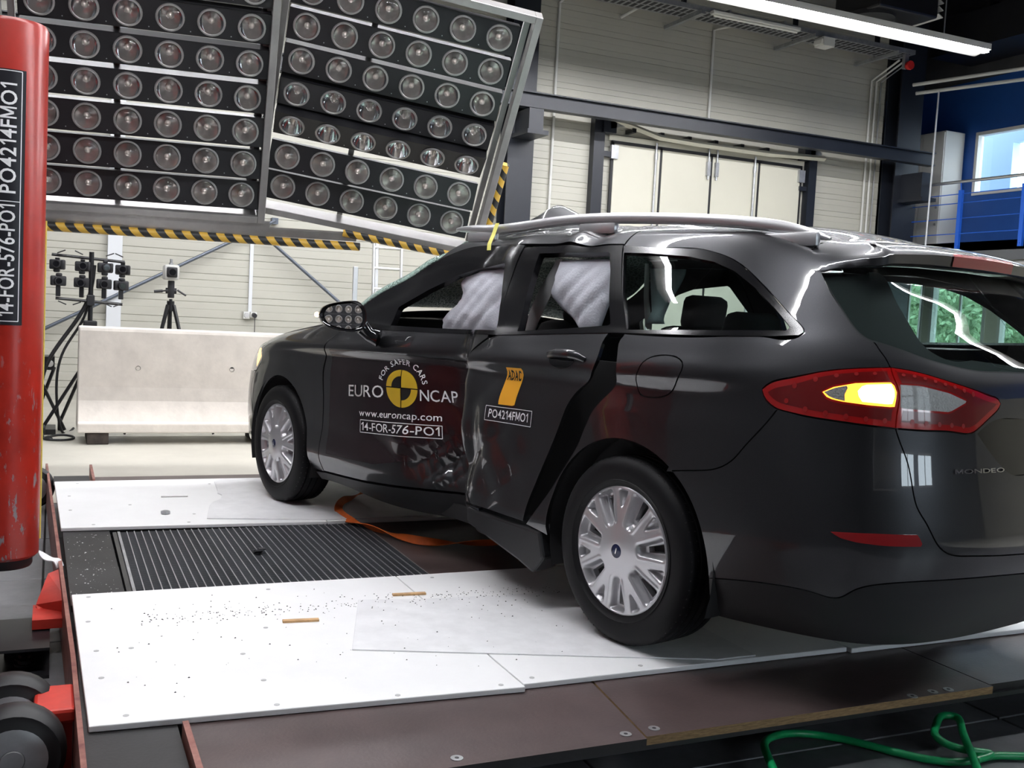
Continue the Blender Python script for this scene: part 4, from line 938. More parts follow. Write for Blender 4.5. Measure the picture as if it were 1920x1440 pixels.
for dy in (0, -.37): m.bb((.11, dy-.03, 2.16), (.21, dy+.03, 2.26), ch=.01)
m.build('hinge_hook', M_dark, lad)
m = MB(); m.bb((8.98, -.70, FZ), (9.02, -.64, 1.63), ch=.006); m.bb((8.9, -.77, FZ), (9.1, -.57, FZ+.02)); tag(m.build('profile_post', M_alu), 'upright aluminium profile post beside the ladder', 'post')
# traced outlines on the body surface as (s, w) pairs
CT = {
 'gap_up': [(5.014,1.451),(5.038,1.420),(5.062,1.384),(5.090,1.350),(5.135,1.286),(5.174,1.234),(5.198,1.204),(5.247,1.142),(5.282,1.113),(5.307,1.102),(5.332,1.096)],
 'gap_mid': [(5.332,1.096),(5.343,1.089),(5.355,1.076),(5.380,1.050),(5.395,1.021)],
 'gap_light': [(5.397,1.019),(5.410,0.965),(5.425,0.931),(5.419,0.893),(5.416,0.855)],
 'gap_low': [(5.416,0.855),(5.433,0.821),(5.453,0.783),(5.467,0.739),(5.477,0.684),(5.491,0.638),(5.525,0.588),(5.550,0.546),(5.580,0.514),(5.616,0.499),(5.675,0.493),(5.792,0.486),(5.945,0.474)],
 'light_top': [(4.996,0.922),(5.012,0.933),(5.082,0.952),(5.166,0.975),(5.243,0.994),(5.321,1.008),(5.397,1.019)],
 'light_bot': [(5.416,0.855),(5.347,0.857),(5.225,0.863),(5.140,0.868),(5.081,0.874),(5.054,0.878),(5.026,0.889),(5.002,0.909),(4.996,0.922)],
 'lightb_top': [(5.397,1.019),(5.452,1.017),(5.535,1.006),(5.623,0.987),(5.716,0.967),(5.819,0.947),(5.852,0.937),(5.860,0.928)],
 'lightb_bot': [(5.860,0.928),(5.846,0.914),(5.814,0.897),(5.755,0.868),(5.707,0.849),(5.643,0.851),(5.526,0.853),(5.416,0.855)],
 'amber': [(5.185,0.926),(5.215,0.938),(5.279,0.950),(5.402,0.958),(5.417,0.934),(5.409,0.904),(5.329,0.905),(5.241,0.909),(5.202,0.914)],
 'clear': [(5.428,0.954),(5.499,0.956),(5.615,0.947),(5.692,0.931),(5.612,0.902),(5.429,0.903)],
 'seam': [(4.664,0.647),(4.774,0.665),(4.870,0.688),(4.921,0.724),(4.953,0.765),(5.011,0.830),(5.054,0.879)],
 'val_top': [(4.817,0.326),(4.929,0.339),(5.100,0.356),(5.205,0.353),(5.284,0.352),(5.318,0.377),(5.358,0.397),(5.398,0.407),(5.589,0.422),(5.976,0.397)],
 'refl': [(5.245,0.549),(5.293,0.553),(5.374,0.558),(5.495,0.560),(5.512,0.526),(5.400,0.524),(5.319,0.527),(5.270,0.535)],
 'glass_bot': [(5.332,1.097),(5.451,1.082),(5.559,1.063),(5.674,1.049),(5.800,1.038),(5.909,1.037),(6.037,1.036)],
 'recess': [(5.741,0.847),(5.798,0.874),(5.867,0.886),(5.974,0.884)],
 'recess_b': [(5.741,0.847),(5.809,0.789),(5.917,0.725),(5.958,0.722)],
 'qwin_out': [(4.176,1.417),(4.379,1.406),(4.577,1.400),(4.645,1.388),(4.714,1.371),(4.785,1.344),(4.855,1.306),(4.956,1.233),(5.049,1.149),(5.086,1.113),(5.094,1.099),(5.084,1.088),(4.980,1.080),(4.789,1.078),(4.386,1.080)],
 'qwin_in': [(4.202,1.387),(4.328,1.383),(4.534,1.370),(4.667,1.350),(4.769,1.318),(4.872,1.264),(4.971,1.187),(5.043,1.113),(5.035,1.101),(4.387,1.093)],
 'flap': [(4.513,0.954),(4.523,0.977),(4.545,0.997),(4.587,1.009),(4.658,1.008),(4.691,0.995),(4.705,0.978),(4.694,0.946),(4.667,0.916),(4.641,0.894),(4.618,0.884),(4.547,0.877),(4.504,0.886),(4.493,0.906)],
 'rd_rear': [(4.310,1.091),(4.293,1.046),(4.300,0.987),(4.279,0.935),(4.192,0.871),(4.105,0.735),(4.026,0.584),(3.967,0.467),(3.921,0.331)],
 'q_front': [(4.384,1.073),(4.375,1.058),(4.388,1.010),(4.404,0.945),(4.304,0.833),(4.216,0.687),(4.118,0.553),(4.039,0.448),(3.937,0.325)],
 'rd_win': [(3.692,1.393),(4.119,1.391),(4.173,1.320),(4.295,1.109),(4.040,1.093),(3.772,1.081),(3.747,1.196)],
 'fd_win': [(2.735,1.098),(2.746,1.187),(2.932,1.265),(3.100,1.318),(3.225,1.342),(3.473,1.358),(3.570,1.212),(3.620,1.085)],
 'fd_top': [(2.391,1.193),(2.513,1.257),(2.662,1.300),(2.787,1.339),(2.896,1.383),(2.982,1.417),(3.069,1.439),(3.226,1.445),(3.477,1.440)],
 'handle': [(4.025,0.986),(4.072,0.999),(4.220,1.002),(4.229,0.972),(4.073,0.967)],
 'adac': [(3.766,0.929),(3.870,0.930),(3.826,0.776),(3.729,0.774)],
 'plate': [(3.652,0.762),(3.940,0.768),(3.933,0.705),(3.656,0.703)],
 'badge': [(5.624,0.750),(5.861,0.748),(5.856,0.736),(5.626,0.738)],
 'frit': [(5.334,1.402),(5.557,1.374),(5.552,1.296),(5.581,1.204),(5.602,1.130),(5.655,1.098),(5.821,1.093),(6.044,1.093)],
}
# ---------------------------------------------------------------- the car
def paint_mat():
    m, t, p = _nodes('dark_grey_car_paint'); N, L = t.nodes, t.links
    p.inputs['Base Color'].default_value = (.052, .053, .058, 1); p.inputs['Metallic'].default_value = .8; p.inputs['Roughness'].default_value = .38
    p.inputs['Coat Weight'].default_value = 1.; p.inputs['Coat Roughness'].default_value = .015; p.inputs['Coat IOR'].default_value = 1.62
    nz = N.new('ShaderNodeTexNoise'); nz.inputs['Scale'].default_value = 900; tc = N.new('ShaderNodeTexCoord'); L.new(tc.outputs['Object'], nz.inputs['Vector'])
    rp = N.new('ShaderNodeValToRGB'); rp.color_ramp.elements[0].color = (.020, .0205, .0225, 1); rp.color_ramp.elements[1].color = (.050, .051, .056, 1)
    L.new(nz.outputs['Fac'], rp.inputs[0]); L.new(rp.outputs[0], p.inputs['Base Color'])
    return m
P_paint = paint_mat()
P_black = mat('satin_black_trim', (.006, .006, .007), .16, spec=.35)
P_gloss = mat('gloss_black_trim', (.006, .006, .007), .06, coat=.5)
P_val = mat('black_bumper_plastic', (.010, .0105, .012), .45, bump=.05, bscale=300)
P_inner = mat('dark_inner_panel', (.012, .012, .013), .8)
P_silver = mat('silver_roof_rail', (.62, .62, .63), .36, metal=.75)
P_tyre = mat('car_tyre', (.006, .006, .007), .55, spec=.2, bump=.04, bscale=80)
P_hub = mat('silver_hubcap', (.55, .55, .57), .30, metal=.65, coat=.3)
P_tail = mat('red_tail_lens', (.26, .004, .005), .12, coat=1., spec=.6, emit=(.6, .01, .005), estr=.05)
P_tailin = mat('deep_red_lamp', (.14, .004, .004), .25, coat=.6)
P_amber = mat('lit_amber_lamp', (.9, .5, .1), .2, emit=(1., .42, .03), estr=1.5)
P_hot = mat('lit_bulb', (1, .9, .6), .2, emit=(1., .80, .35), estr=3.2)
P_clear = mat('clear_lamp', (.34, .34, .33), .35, metal=.4, coat=.3, bump=.4, bscale=160)
P_ledc = mat('led_ring', (.30, .008, .008), .35)
P_reflect = mat('red_reflector', (.28, .012, .014), .16, coat=.8)
P_tint = glass('dark_tinted_glass', (.58, .68, .66), ior=1.55)
P_side = glass('green_tinted_glass', (.50, .62, .60), ior=1.5)
P_foil = mat('black_foil_red_reflection', (.016, .007, .009), .22, coat=.6, coat_rough=.06)  # black door foil with a reddish reflection mixed into its colour
P_yellow = mat('logo_yellow', (.72, .47, .03), .4)
P_orange = mat('sticker_orange', (.90, .42, .03), .45)
P_inkblack = mat('sticker_ink', (.008, .008, .008), .5)
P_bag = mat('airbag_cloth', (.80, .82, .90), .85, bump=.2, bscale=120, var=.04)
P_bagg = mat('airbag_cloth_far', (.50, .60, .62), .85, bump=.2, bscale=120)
P_trim = mat('grey_pillar_trim', (.34, .34, .34), .6)
P_seat = mat('black_seat_fabric', (.016, .015, .016), .85)
P_chromeT = mat('chrome_badge', (.80, .80, .82), .12, metal=1.)
def shatter_mat():
    m, t, p = _nodes('shattered_green_glass'); N, L = t.nodes, t.links
    tc = N.new('ShaderNodeTexCoord'); vo = N.new('ShaderNodeTexVoronoi'); vo.feature = 'DISTANCE_TO_EDGE'; vo.inputs['Scale'].default_value = 46
    L.new(tc.outputs['Object'], vo.inputs['Vector'])
    rp = N.new('ShaderNodeValToRGB'); rp.color_ramp.elements[0].position = .02; rp.color_ramp.elements[1].position = .16
    rp.color_ramp.elements[0].color = (.62, .78, .70, 1); rp.color_ramp.elements[1].color = (.035, .075, .06, 1)
    nz = N.new('ShaderNodeTexNoise'); nz.inputs['Scale'].default_value = 9; L.new(tc.outputs['Object'], nz.inputs['Vector'])
    mx = N.new('ShaderNodeMix'); mx.data_type = 'RGBA'; L.new(nz.outputs['Fac'], mx.inputs['Factor']); L.new(rp.outputs[0], mx.inputs['A']); mx.inputs['B'].default_value = (.38, .55, .47, 1)
    L.new(vo.outputs['Distance'], rp.inputs[0]); L.new(mx.outputs['Result'], p.inputs['Base Color'])
    p.inputs['Roughness'].default_value = .22; p.inputs['Coat Weight'].default_value = .5
    b = N.new('ShaderNodeBump'); b.inputs['Strength'].default_value = .8; b.inputs['Distance'].default_value = .01; L.new(vo.outputs['Distance'], b.inputs['Height']); L.new(b.outputs[0], p.inputs['Normal'])
    return m
P_shatter = shatter_mat()

car = thing('crashed_estate_car', 'dark grey estate car with crushed left doors standing on the sled', 'car', (0, 0, .005), R(13))

# ---- panels cut from the body surface
def seg(pts, step=.016, smooth=True):
    p = np.array(pts, float)[:, :2]; d = np.r_[0, np.cumsum(np.hypot(*np.diff(p, axis=0).T))]
    n = max(int(d[-1]/step), len(p)-1, 1); q = np.linspace(0, d[-1], n+1)
    if smooth and len(p) > 2: return spline_nat(d, p, q)
    return np.stack([np.interp(q, d, p[:, 0]), np.interp(q, d, p[:, 1])], 1)
def ring(*segs):
    out = []
    for s_ in segs:
        for p in s_:
            if not out or np.hypot(*(np.array(p)-out[-1])) > 1e-4: out.append(np.array(p, float))
    if np.hypot(*(out[0]-out[-1])) < 1e-4: out.pop()
    return np.array(out)
def panel(name, poly, mt, holes=(), dmg=True, off=0., depth=.016, gap=.0022, step=.022, side=1, parent=None, both=False, offf=None, back=P_inner, skip_center=False):
    """sheet cut from the body surface; side=-1 mirrors it to the car's right (undamaged); both welds left and right halves at the middle"""
    G, Nn = (GRIDD, NORMD) if dmg else (GRID0, NORM0)
    poly = shrink(ring(*poly), gap) if gap else ring(*poly)
    if area(poly) < 0: poly = poly[::-1]
    if both: poly[:, 0] = np.minimum(poly[:, 0], S_END); poly[poly[:, 0] > S_END-.004, 0] = S_END
    hs = [shrink(ring(*h), -gap) if gap else ring(*h) for h in holes]
    v, f = tri_fill(poly, hs, step)
    P = samp(G, v); n = samp(Nn, v); n /= np.linalg.norm(n, axis=1)[:, None]
    o_ = off+(offf(v) if offf is not None else 0.)
    P = P+n*(o_[:, None] if hasattr(o_, '__len__') else o_)
    e1 = P[f[:, 1]]-P[f[:, 0]]; e2 = P[f[:, 2]]-P[f[:, 0]]; fn = np.cross(e1, e2)
    flip = (fn*n[f[:, 0]]).sum(1) < 0; f = f.copy(); f[flip] = f[flip][:, ::-1]
    if offf is not None:                                          # recompute smooth normals
        n = np.zeros_like(P); e1 = P[f[:, 1]]-P[f[:, 0]]; e2 = P[f[:, 2]]-P[f[:, 0]]; fn = np.cross(e1, e2)
        for k_ in range(3): np.add.at(n, f[:, k_], fn)
        n /= np.linalg.norm(n, axis=1)[:, None]+1e-12
    V = [P]; F = [f]; NN = [n]; MI = [np.zeros(len(f), int)]
    if depth:
        be = boundary(f)
        if both: be = [e for e in be if not (v[e[0], 0] > S_END-.003 and v[e[1], 0] > S_END-.003)]
        m0 = len(P); inn = P-n*depth
        V.append(inn); F.append(f[:, ::-1]+m0); NN.append(-n); MI.append(np.ones(len(f), int))
        fl_ = []; vv = []; vn = []; b = 2*m0
        for a, c in be:
            d = P[c]-P[a]; q = np.cross(d, n[a]); q /= np.linalg.norm(q)+1e-12
            k_ = b+len(vv); vv += [P[a], P[c], inn[c], inn[a]]; vn += [q]*4; fl_ += [(k_+1, k_, k_+3), (k_+1, k_+3, k_+2)]
        if vv: V.append(np.array(vv)); NN.append(np.array(vn)); F.append(np.array(fl_)); MI.append(np.zeros(len(fl_), int))
    V = np.concatenate(V); F = np.concatenate(F); NN = np.concatenate(NN); MI = np.concatenate(MI)
    if side < 0: V = V*[1, -1, 1]; NN = NN*[1, -1, 1]; F = F[:, ::-1]
    if both:
        k_ = len(V); V = np.concatenate([V, V*[1, -1, 1]]); NN = np.concatenate([NN, NN*[1, -1, 1]]); F = np.concatenate([F, F[:, ::-1]+k_]); MI = np.concatenate([MI, MI])
    me = bpy.data.meshes.new(name); me.from_pydata(V.tolist(), [], F.tolist()); me.materials.append(mt); me.materials.append(back)
    me.polygons.foreach_set('material_index', MI.astype(np.int32)); me.update(); me.shade_smooth()
    me.normals_split_custom_set_from_vertices([tuple(x) for x in NN])
    return link_mesh(name, me, parent or car)
def arch(cx, cz, r_, a0, a1, n=26):
    t_ = np.linspace(R(a0), R(a1), n); return sw_of_xz([(cx+r_*math.cos(a), cz+r_*math.sin(a)) for a in t_])
C_ = {k_: np.array(v_) for k_, v_ in CT.items()}
def rv(a): return a[::-1]
def L_(*p): return seg(p, smooth=False)
TOPW = 1.504
arch_r = arch(.006, .333, .392, 123.5, -4)       # rear arch, back to front
arch_r_low = arch(.006, .333, .392, 181, 123.5, 14)
# rear quarter
i_b = [tuple(p) for p in C_['qwin_out']]
quarter = [L_((4.172, TOPW), (5.01, TOPW)), L_((5.01, TOPW), tuple(C_['gap_up'][0])), seg(C_['gap_up']), seg(C_['gap_mid']), seg(rv(C_['light_top'])), seg(rv(C_['light_bot'])[:4]),
           seg(rv(C_['seam'])), arch_r, L_(arch_r[-1], (3.937, .325)), seg(rv(C_['q_front'])), seg(rv(i_b)), L_(i_b[0], (4.172, TOPW))]
flap = [seg(list(C_['flap'])+[tuple(C_['flap'][0])])]
fd_top = [tuple(p) for p in C_['fd_top']]
seam_rd = [(3.56, .336), (3.505, .42), (3.462, .55), (3.452, .75), (3.468, .90), (3.50, .97), (3.538, 1.005), (3.60, 1.050)]
seam_fd = [(s_-.012, w_) for s_, w_ in seam_rd]
rdoor = [seg(C_['rd_rear']), L_(tuple(C_['rd_rear'][-1]), (3.749, .336), (3.56, .336)), seg(seam_rd), L_((3.60, 1.05), (3.66, 1.068), (4.315, 1.088))]
fdoor = [seg([(2.30, 1.065), (2.185, .942), (2.163, .622), (2.150, .40), (2.145, .255)]), L_((2.145, .255), (2.574, .273), (2.916, .295), (3.233, .316), seam_fd[0]), seg(seam_fd), L_(seam_fd[-1], (3.58, 1.078), (2.60, 1.083), (2.40, 1.078), (2.30, 1.065))]
rframe = [L_((3.56, 1.424), (4.170, 1.419)), L_((4.170, 1.419), (4.392, 1.080)), L_((4.392, 1.080), (4.315, 1.080), (3.66, 1.062)), L_((3.66, 1.062), (3.60, 1.20), (3.56, 1.424))]
rwin = [L_(*([tuple(p) for p in C_['rd_win']]+[tuple(C_['rd_win'][0])]))]
fframe = [seg(fd_top), L_(fd_top[-1], (3.545, 1.434)), L_((3.545, 1.434), (3.60, 1.20), (3.665, 1.062)), L_((3.665, 1.062), (2.60, 1.068), (2.34, 1.062)), L_((2.34, 1.062), fd_top[0])]
fwin = [L_(*([tuple(p) for p in C_['fd_win']]+[tuple(C_['fd_win'][0])]))]
apil = [(3.03, TOPW), (2.995, 1.47)]+[(s_-.006, w_+.008) for s_, w_ in fd_top[5::-1]]+[(2.30, 1.150)]
cantrail = [seg(fd_top[4:]+[(3.545, 1.440), (4.170, 1.424)], smooth=False), L_((4.170, 1.424), (4.170, TOPW)), L_((4.170, TOPW), (3.03, TOPW)), L_((3.03, TOPW), (2.995, 1.47), (2.93, 1.43), fd_top[4])]
arch_f = arch(2.85, .333, .388, 200, 10, 34)
fender = [seg([(2.141, .25), (2.150, .40), (2.159, .622), (2.181, .942), (2.296, 1.065), (2.33, 1.12)]), seg([(2.33, 1.12), (2.0, 1.10), (1.6, 1.088), (1.32, 1.085), (1.16, 1.07)]),
          seg([(1.16, 1.07), (1.22, .98), (1.285, .91), (1.21, .84), (1.07, .70), tuple(arch_f[-1])]), rv(arch_f), L_(arch_f[0], (2.0, .245), (2.141, .25))]
arch_ff = arch(2.85, .333, .388, 10, -22, 10)
fbump = [L_((0, .18), (1.04, .18)), seg([(1.04, .18), tuple(arch_ff[-1])], smooth=False), rv(arch_ff), seg([tuple(arch_f[-1]), (1.07, .70), (1.16, .815)]), seg([(1.16, .815), (.95, .83), (.6, .83), (.3, .86), (0, .86)])]
hlamp = [seg([(1.165, .82), (1.21, .845), (1.285, .91), (1.22, .98), (1.14, 1.06)]), seg([(1.14, 1.06), (.9, 1.00), (.65, .93), (.5, .86)]), seg([(.5, .86), (.62, .835), (.95, .835), (1.165, .82)])]
gap_low = C_['gap_low'][:-1]; C_['val_top'][0] = arch_r_low[0]
rbump = [seg(C_['seam']), seg(rv(C_['light_bot'])[5:]), seg(gap_low), L_(tuple(gap_low[-1]), (S_END, .470)), L_((S_END, .470), (S_END, .402)), seg([(S_END, .402)]+[tuple(p) for p in rv(C_['val_top'])[1:]]), L_(arch_r_low[0], arch_r_low[1]), arch_r_low[1:]]
val = [seg([tuple(p) for p in C_['val_top'][:-1]]+[(S_END, .402)]), L_((S_END, .402), (S_END, .205)), seg([(S_END, .205), (5.6, .20), (5.2, .195), (4.83, .185)]), L_((4.83, .185), (4.84, .26), C_['val_top'][0])]
rec = seg([tuple(p) for p in C_['recess']]+[(S_END, .884)])
recb = seg([tuple(p) for p in C_['recess_b']]+[(S_END, .722)])
tgate = [seg(C_['gap_mid']), seg(C_['gap_light']), seg(gap_low), L_(tuple(gap_low[-1]), (S_END, .470)), L_((S_END, .470), (S_END, .722)), rv(recb), rec, L_((S_END, .884), (S_END, 1.036)), seg([(S_END, 1.036)]+[tuple(p) for p in rv(C_['glass_bot'])])]
lightA = [seg(C_['light_top']), seg(C_['gap_light']), seg(C_['light_bot'])]
lightB = [seg(C_['lightb_top']), seg(C_['lightb_bot']), seg(rv(C_['gap_light']))]
gtop = [(5.092, 1.348), (5.128, 1.366), (5.236, 1.393), (5.45, 1.412), (5.8, 1.428), (S_END, 1.432)]
rglass = [seg(gtop), L_((S_END, 1.432), (S_END, 1.036)), seg([(S_END, 1.036)]+[tuple(p) for p in rv(C_['glass_bot'])]), seg(rv(C_['gap_up'])[:-3]), L_(C_['gap_up'][3], gtop[0])]
DS = .015
panel('front_fender', fender, P_paint, gap=.003)
panel('front_fender', fender, P_paint, dmg=False, side=-1, gap=.003)
fd = panel('front_door', fdoor, P_paint, step=DS, gap=.003)
rd = panel('rear_door', rdoor, P_paint, step=DS, gap=.003, offf=lambda v: .010*np.exp(-((v[:, 0]-3.46)/.05)**2))
fdR = panel('front_door', fdoor, P_paint, dmg=False, side=-1, gap=.003); rdR = panel('rear_door', rdoor, P_paint, dmg=False, side=-1, gap=.003)
panel('window_frame', fframe, P_black, holes=[fwin], off=.002, step=.02, depth=.03, gap=.001, parent=fd); panel('window_frame', rframe, P_black, holes=[rwin], off=.003, step=.02, depth=.03, gap=.001, parent=rd)
panel('window_frame', fframe, P_black, holes=[fwin], dmg=False, side=-1, off=.002, depth=.03, gap=.001, parent=fdR); panel('window_frame', rframe, P_black, holes=[rwin], dmg=False, side=-1, off=.003, depth=.03, gap=.001, parent=rdR)
q1 = panel('rear_quarter_panel', quarter, P_paint, holes=[flap]); q2 = panel('rear_quarter_panel', quarter, P_paint, dmg=False, side=-1)
panel('fuel_flap', flap, P_paint, depth=.01, gap=.0025, parent=q1)
panel('roof_side_rail', cantrail, P_paint, step=DS, gap=.0015); panel('roof_side_rail', cantrail, P_paint, dmg=False, side=-1, gap=.0015)
qo = [seg(i_b, smooth=False), L_(i_b[-1], i_b[0])]; qi_ = [tuple(p) for p in C_['qwin_in']]; qi = [seg(qi_, smooth=False), L_(qi_[-1], qi_[0])]
for sd in (1, -1):
    w_ = panel('quarter_window', qo, P_black, holes=[qi], dmg=sd > 0, side=sd, off=.003, depth=.02, gap=.001)
    panel('pane', qi, P_side, dmg=sd > 0, side=sd, off=-.004, depth=0, gap=-.002, step=.05, parent=w_)
panel('front_bumper', fbump, P_paint, dmg=False, both=False, side=1); panel('front_bumper', fbump, P_paint, dmg=False, side=-1)
for sd in (1, -1):
    h_ = panel('headlamp', hlamp, mat('headlamp_lens', (.30, .30, .30), .08, metal=.5, coat=1.), dmg=False, side=sd, step=.03)
    a_ = [seg([(1.165, .85), (1.262, .915), (1.20, .975), (1.12, .99), (1.165, .85)], smooth=False)]
    panel('indicator', a_, mat('lit_front_indicator', (.8, .6, .4), .2, emit=(1., .55, .22), estr=.9), dmg=False, side=sd, off=.001, depth=0, gap=0, step=.03, parent=h_)
rb = panel('rear_bumper', rbump, P_paint, dmg=False, both=True)
panel('lower_valance', val, P_val, dmg=False, both=True, parent=rb)
for sd in (1, -1): panel('reflector', [L_(*([tuple(p) for p in C_['refl']]+[tuple(C_['refl'][0])]))], P_reflect, dmg=False, side=sd, off=.003, depth=.006, gap=0, parent=rb)
tg = panel('tailgate', tgate, P_paint, holes=[lightB], dmg=False, both=True)
panel('rear_glass', rglass, P_tint, dmg=False, both=True, off=-.002, depth=0, gap=.004, step=.04, parent=tg)
panel('rear_pillar_trim', [L_(tuple(C_['gap_up'][3]), (5.128, 1.362)), L_((5.128, 1.362), tuple(C_['frit'][0])), seg(C_['frit'][:-1]), L_(tuple(C_['frit'][-2]), (S_END, 1.072)), L_((S_END, 1.072), (S_END, 1.036)), seg([(S_END, 1.036)]+[tuple(p) for p in rv(C_['glass_bot'])]), seg(rv(C_['gap_up'])[:-3])], P_inner, dmg=False, both=True, off=-.022, depth=.01, gap=.006, step=.04, parent=tg)
panel('plate_recess', [rec, L_((S_END, .884), (S_END, .722)), rv(recb)], P_gloss, dmg=False, both=True, off=-.03, depth=.005, gap=-.006, parent=tg)
tl = {}
for sd in (1, -1):
    a_ = panel('tail_lamp', lightA, P_tail, dmg=False, side=sd, depth=.02, gap=.0025, off=.0015)
    b_ = panel('tail_lamp_inner', lightB, P_tail, dmg=False, side=sd, depth=.02, gap=.0025, off=.0015, parent=tg)
    am = [L_(*([tuple(p) for p in C_['amber']]+[tuple(C_['amber'][0])]))]
    if sd > 0:
        panel('lit_indicator', am, P_amber, dmg=False, side=sd, off=.003, depth=.002, gap=0, step=.03, parent=a_)
        panel('bulb_glow', [L_((5.305, .9115), (5.400, .9095), (5.411, .934), (5.397, .953), (5.305, .9475), (5.285, .93), (5.305, .9115))], P_hot, dmg=False, side=sd, off=.0048, depth=0, gap=0, step=.03, parent=a_)
        panel('lamp_tip', [seg([(5.19, .926), (5.218, .936), (5.262, .945), (5.25, .925), (5.255, .910), (5.21, .915), (5.19, .926)], smooth=False)], P_clear, dmg=False, side=sd, off=.0048, depth=0, gap=0, step=.03, parent=a_)
    else: panel('indicator', am, P_clear, dmg=False, side=sd, off=.003, depth=.002, gap=0, step=.03, parent=a_)
    panel('reversing_lamp', [L_(*([tuple(p) for p in C_['clear']]+[tuple(C_['clear'][0])]))], P_clear, dmg=False, side=sd, off=.003, depth=.002, gap=0, step=.03, parent=b_)
    for po_, par, cut in ((lightA, a_, 'amber'), (lightB, b_, 'clear')):
        o2 = shrink(ring(*po_), .017); hole_ = shrink(ring(seg([tuple(p) for p in C_[cut]]+[tuple(C_[cut][0])], smooth=False)), -.005)
        panel('inner_shade', [o2], P_tailin, holes=[[hole_]], dmg=False, side=sd, off=.0022, depth=0, gap=0, step=.03, parent=par)
    # rows of led rings behind the lens edge
    for pts_, par in (([(5.10, .935), (5.16, .953), (5.22, .968), (5.28, .978), (5.34, .985), (5.08, .90), (5.14, .885), (5.20, .88), (5.26, .876), (5.32, .873), (5.38, .872)], a_), ([(5.44, .99), (5.48, .99), (5.52, .985), (5.56, .978), (5.60, .972), (5.64, .966), (5.68, .958), (5.72, .95), (5.47, .873), (5.52, .871), (5.57, .870), (5.62, .869), (5.67, .868)], b_)):
        for p in pts_:
            t_ = np.linspace(0, 2*np.pi, 11); r_ = .0065
            panel('led_ring', [np.stack([p[0]+r_*1.1*np.cos(t_), p[1]+r_*np.sin(t_)], 1)], P_ledc, dmg=False, side=sd, off=.0035, depth=0, gap=0, step=.03, parent=par)
# sill
sill = [seg([(2.02, .235), (2.145, .247), (2.574, .265), (2.916, .287), (3.233, .308), (3.55, .328), (3.62, .33)], smooth=False), L_((3.62, .33), (3.62, .2)), seg([(3.62, .20), (3.0, .175), (2.6, .178), (2.3, .20), (2.03, .19)]), L_((2.03, .19), (2.02, .235))]
panel('sill_trim', sill, P_val, depth=.02); panel('sill_trim', [seg([(2.02, .235), (2.574, .265), (3.233, .308), (3.92, .325)], smooth=False), L_((3.92, .325), (3.92, .2), (2.03, .19), (2.02, .235))], P_val, dmg=False, side=-1)
m = MB(); pl = [(.93, .320), (.435, .312), (.405, .215), (.466, .143), (.56, .172), (.92, .252)]; n_ = len(pl)
m.add([(x, .915, z_) for x, z_ in pl]+[(x, .80, z_+.01) for x, z_ in pl], [tuple(range(n_)), tuple(range(2*n_-1, n_-1, -1))]+[(i, n_+i, n_+(i+1) % n_, (i+1) % n_) for i in range(n_)])
o = m.build('torn_sill_trim', P_val, car); bv = o.modifiers.new('bevel', 'BEVEL'); bv.width = .012; bv.segments = 2
# ---- roof, bonnet, windscreen as lofts between the two sides
def loft(name, L, Rr, f, n, mats, parent=car, thick=.012):
    """L, Rr: edge points left and right; f(i,t) -> offset vector for t in 0..1 from left to right"""
    L = np.array(L); Rr = np.array(Rr); k_ = len(L); V = []
    for i in range(k_):
        for j in range(n+1):
            t_ = j/n; V.append(L[i]*(1-t_)+Rr[i]*t_+np.array(f(i, t_)))
    F = [(i*(n+1)+j, i*(n+1)+j+1, (i+1)*(n+1)+j+1, (i+1)*(n+1)+j) for i in range(k_-1) for j in range(n)]
    m = MB(); m.add(V, F); o = m.build(name, mats, parent, 55)
    if thick: sm = o.modifiers.new('thickness', 'SOLIDIFY'); sm.thickness = thick; sm.offset = -1
    return o
ss_ = np.linspace(3.03, 5.058, 60)
Lr = samp(GRIDD, np.stack([ss_, 0*ss_+TOPW], 1)); Rr_ = samp(GRID0, np.stack([ss_, 0*ss_+TOPW], 1))*[1, -1, 1]
def roof_f(i, t_):
    x = Lr[i][0]; y = (1-2*t_)*.52; crown = .030*(1-(2*t_-1)**2)
    rid = .125*max(0, 1-abs(x-1.12)/.34)*math.exp(-((y-.36)/.16)**2) if x > .5 else 0
    fold = .035*math.exp(-((x-1.42)/.08)**2)*math.exp(-((y-.30)/.25)**2)
    return (0, 0, (crown+rid+fold)*min(1, (1-abs(2*t_-1))*6))
loft('roof', Lr, Rr_, roof_f, 36, P_paint)
ap = seg(apil, .03); La = samp(GRIDD, ap); Ra = samp(GRID0, ap)*[1, -1, 1]
hd_ = np.array([(2.0, .0)])
loft('windscreen', La+[0, 0, .0], Ra, lambda i, t_: (.21*(1-(2*t_-1)**2)**.5*min(1., .15+i*.11), 0, .075*(1-(2*t_-1)**2)**.5*min(1., .30+i*.2)), 40, P_shatter, thick=.006)
sh = np.array([(2.33, 1.13), (2.0, 1.108), (1.8, 1.10), (1.6, 1.095), (1.4, 1.092), (1.25, 1.086), (1.16, 1.075), (1.05, 1.06), (.95, 1.03), (.85, 1.0)])
sh = seg(sh, .04); Lh = samp(GRID0, sh); Rh = Lh*[1, -1, 1]
bo = loft('bonnet', Lh, Rh, lambda i, t_: (.10*(1-(2*t_-1)**2)*(i/len(Lh))**2+.02*(1-(2*t_-1)**2), 0, .075*(1-(2*t_-1)**2)**.75), 24, P_paint)
cow = samp(GRID0, [(2.33, 1.13)])[0]; a0 = La[-1]
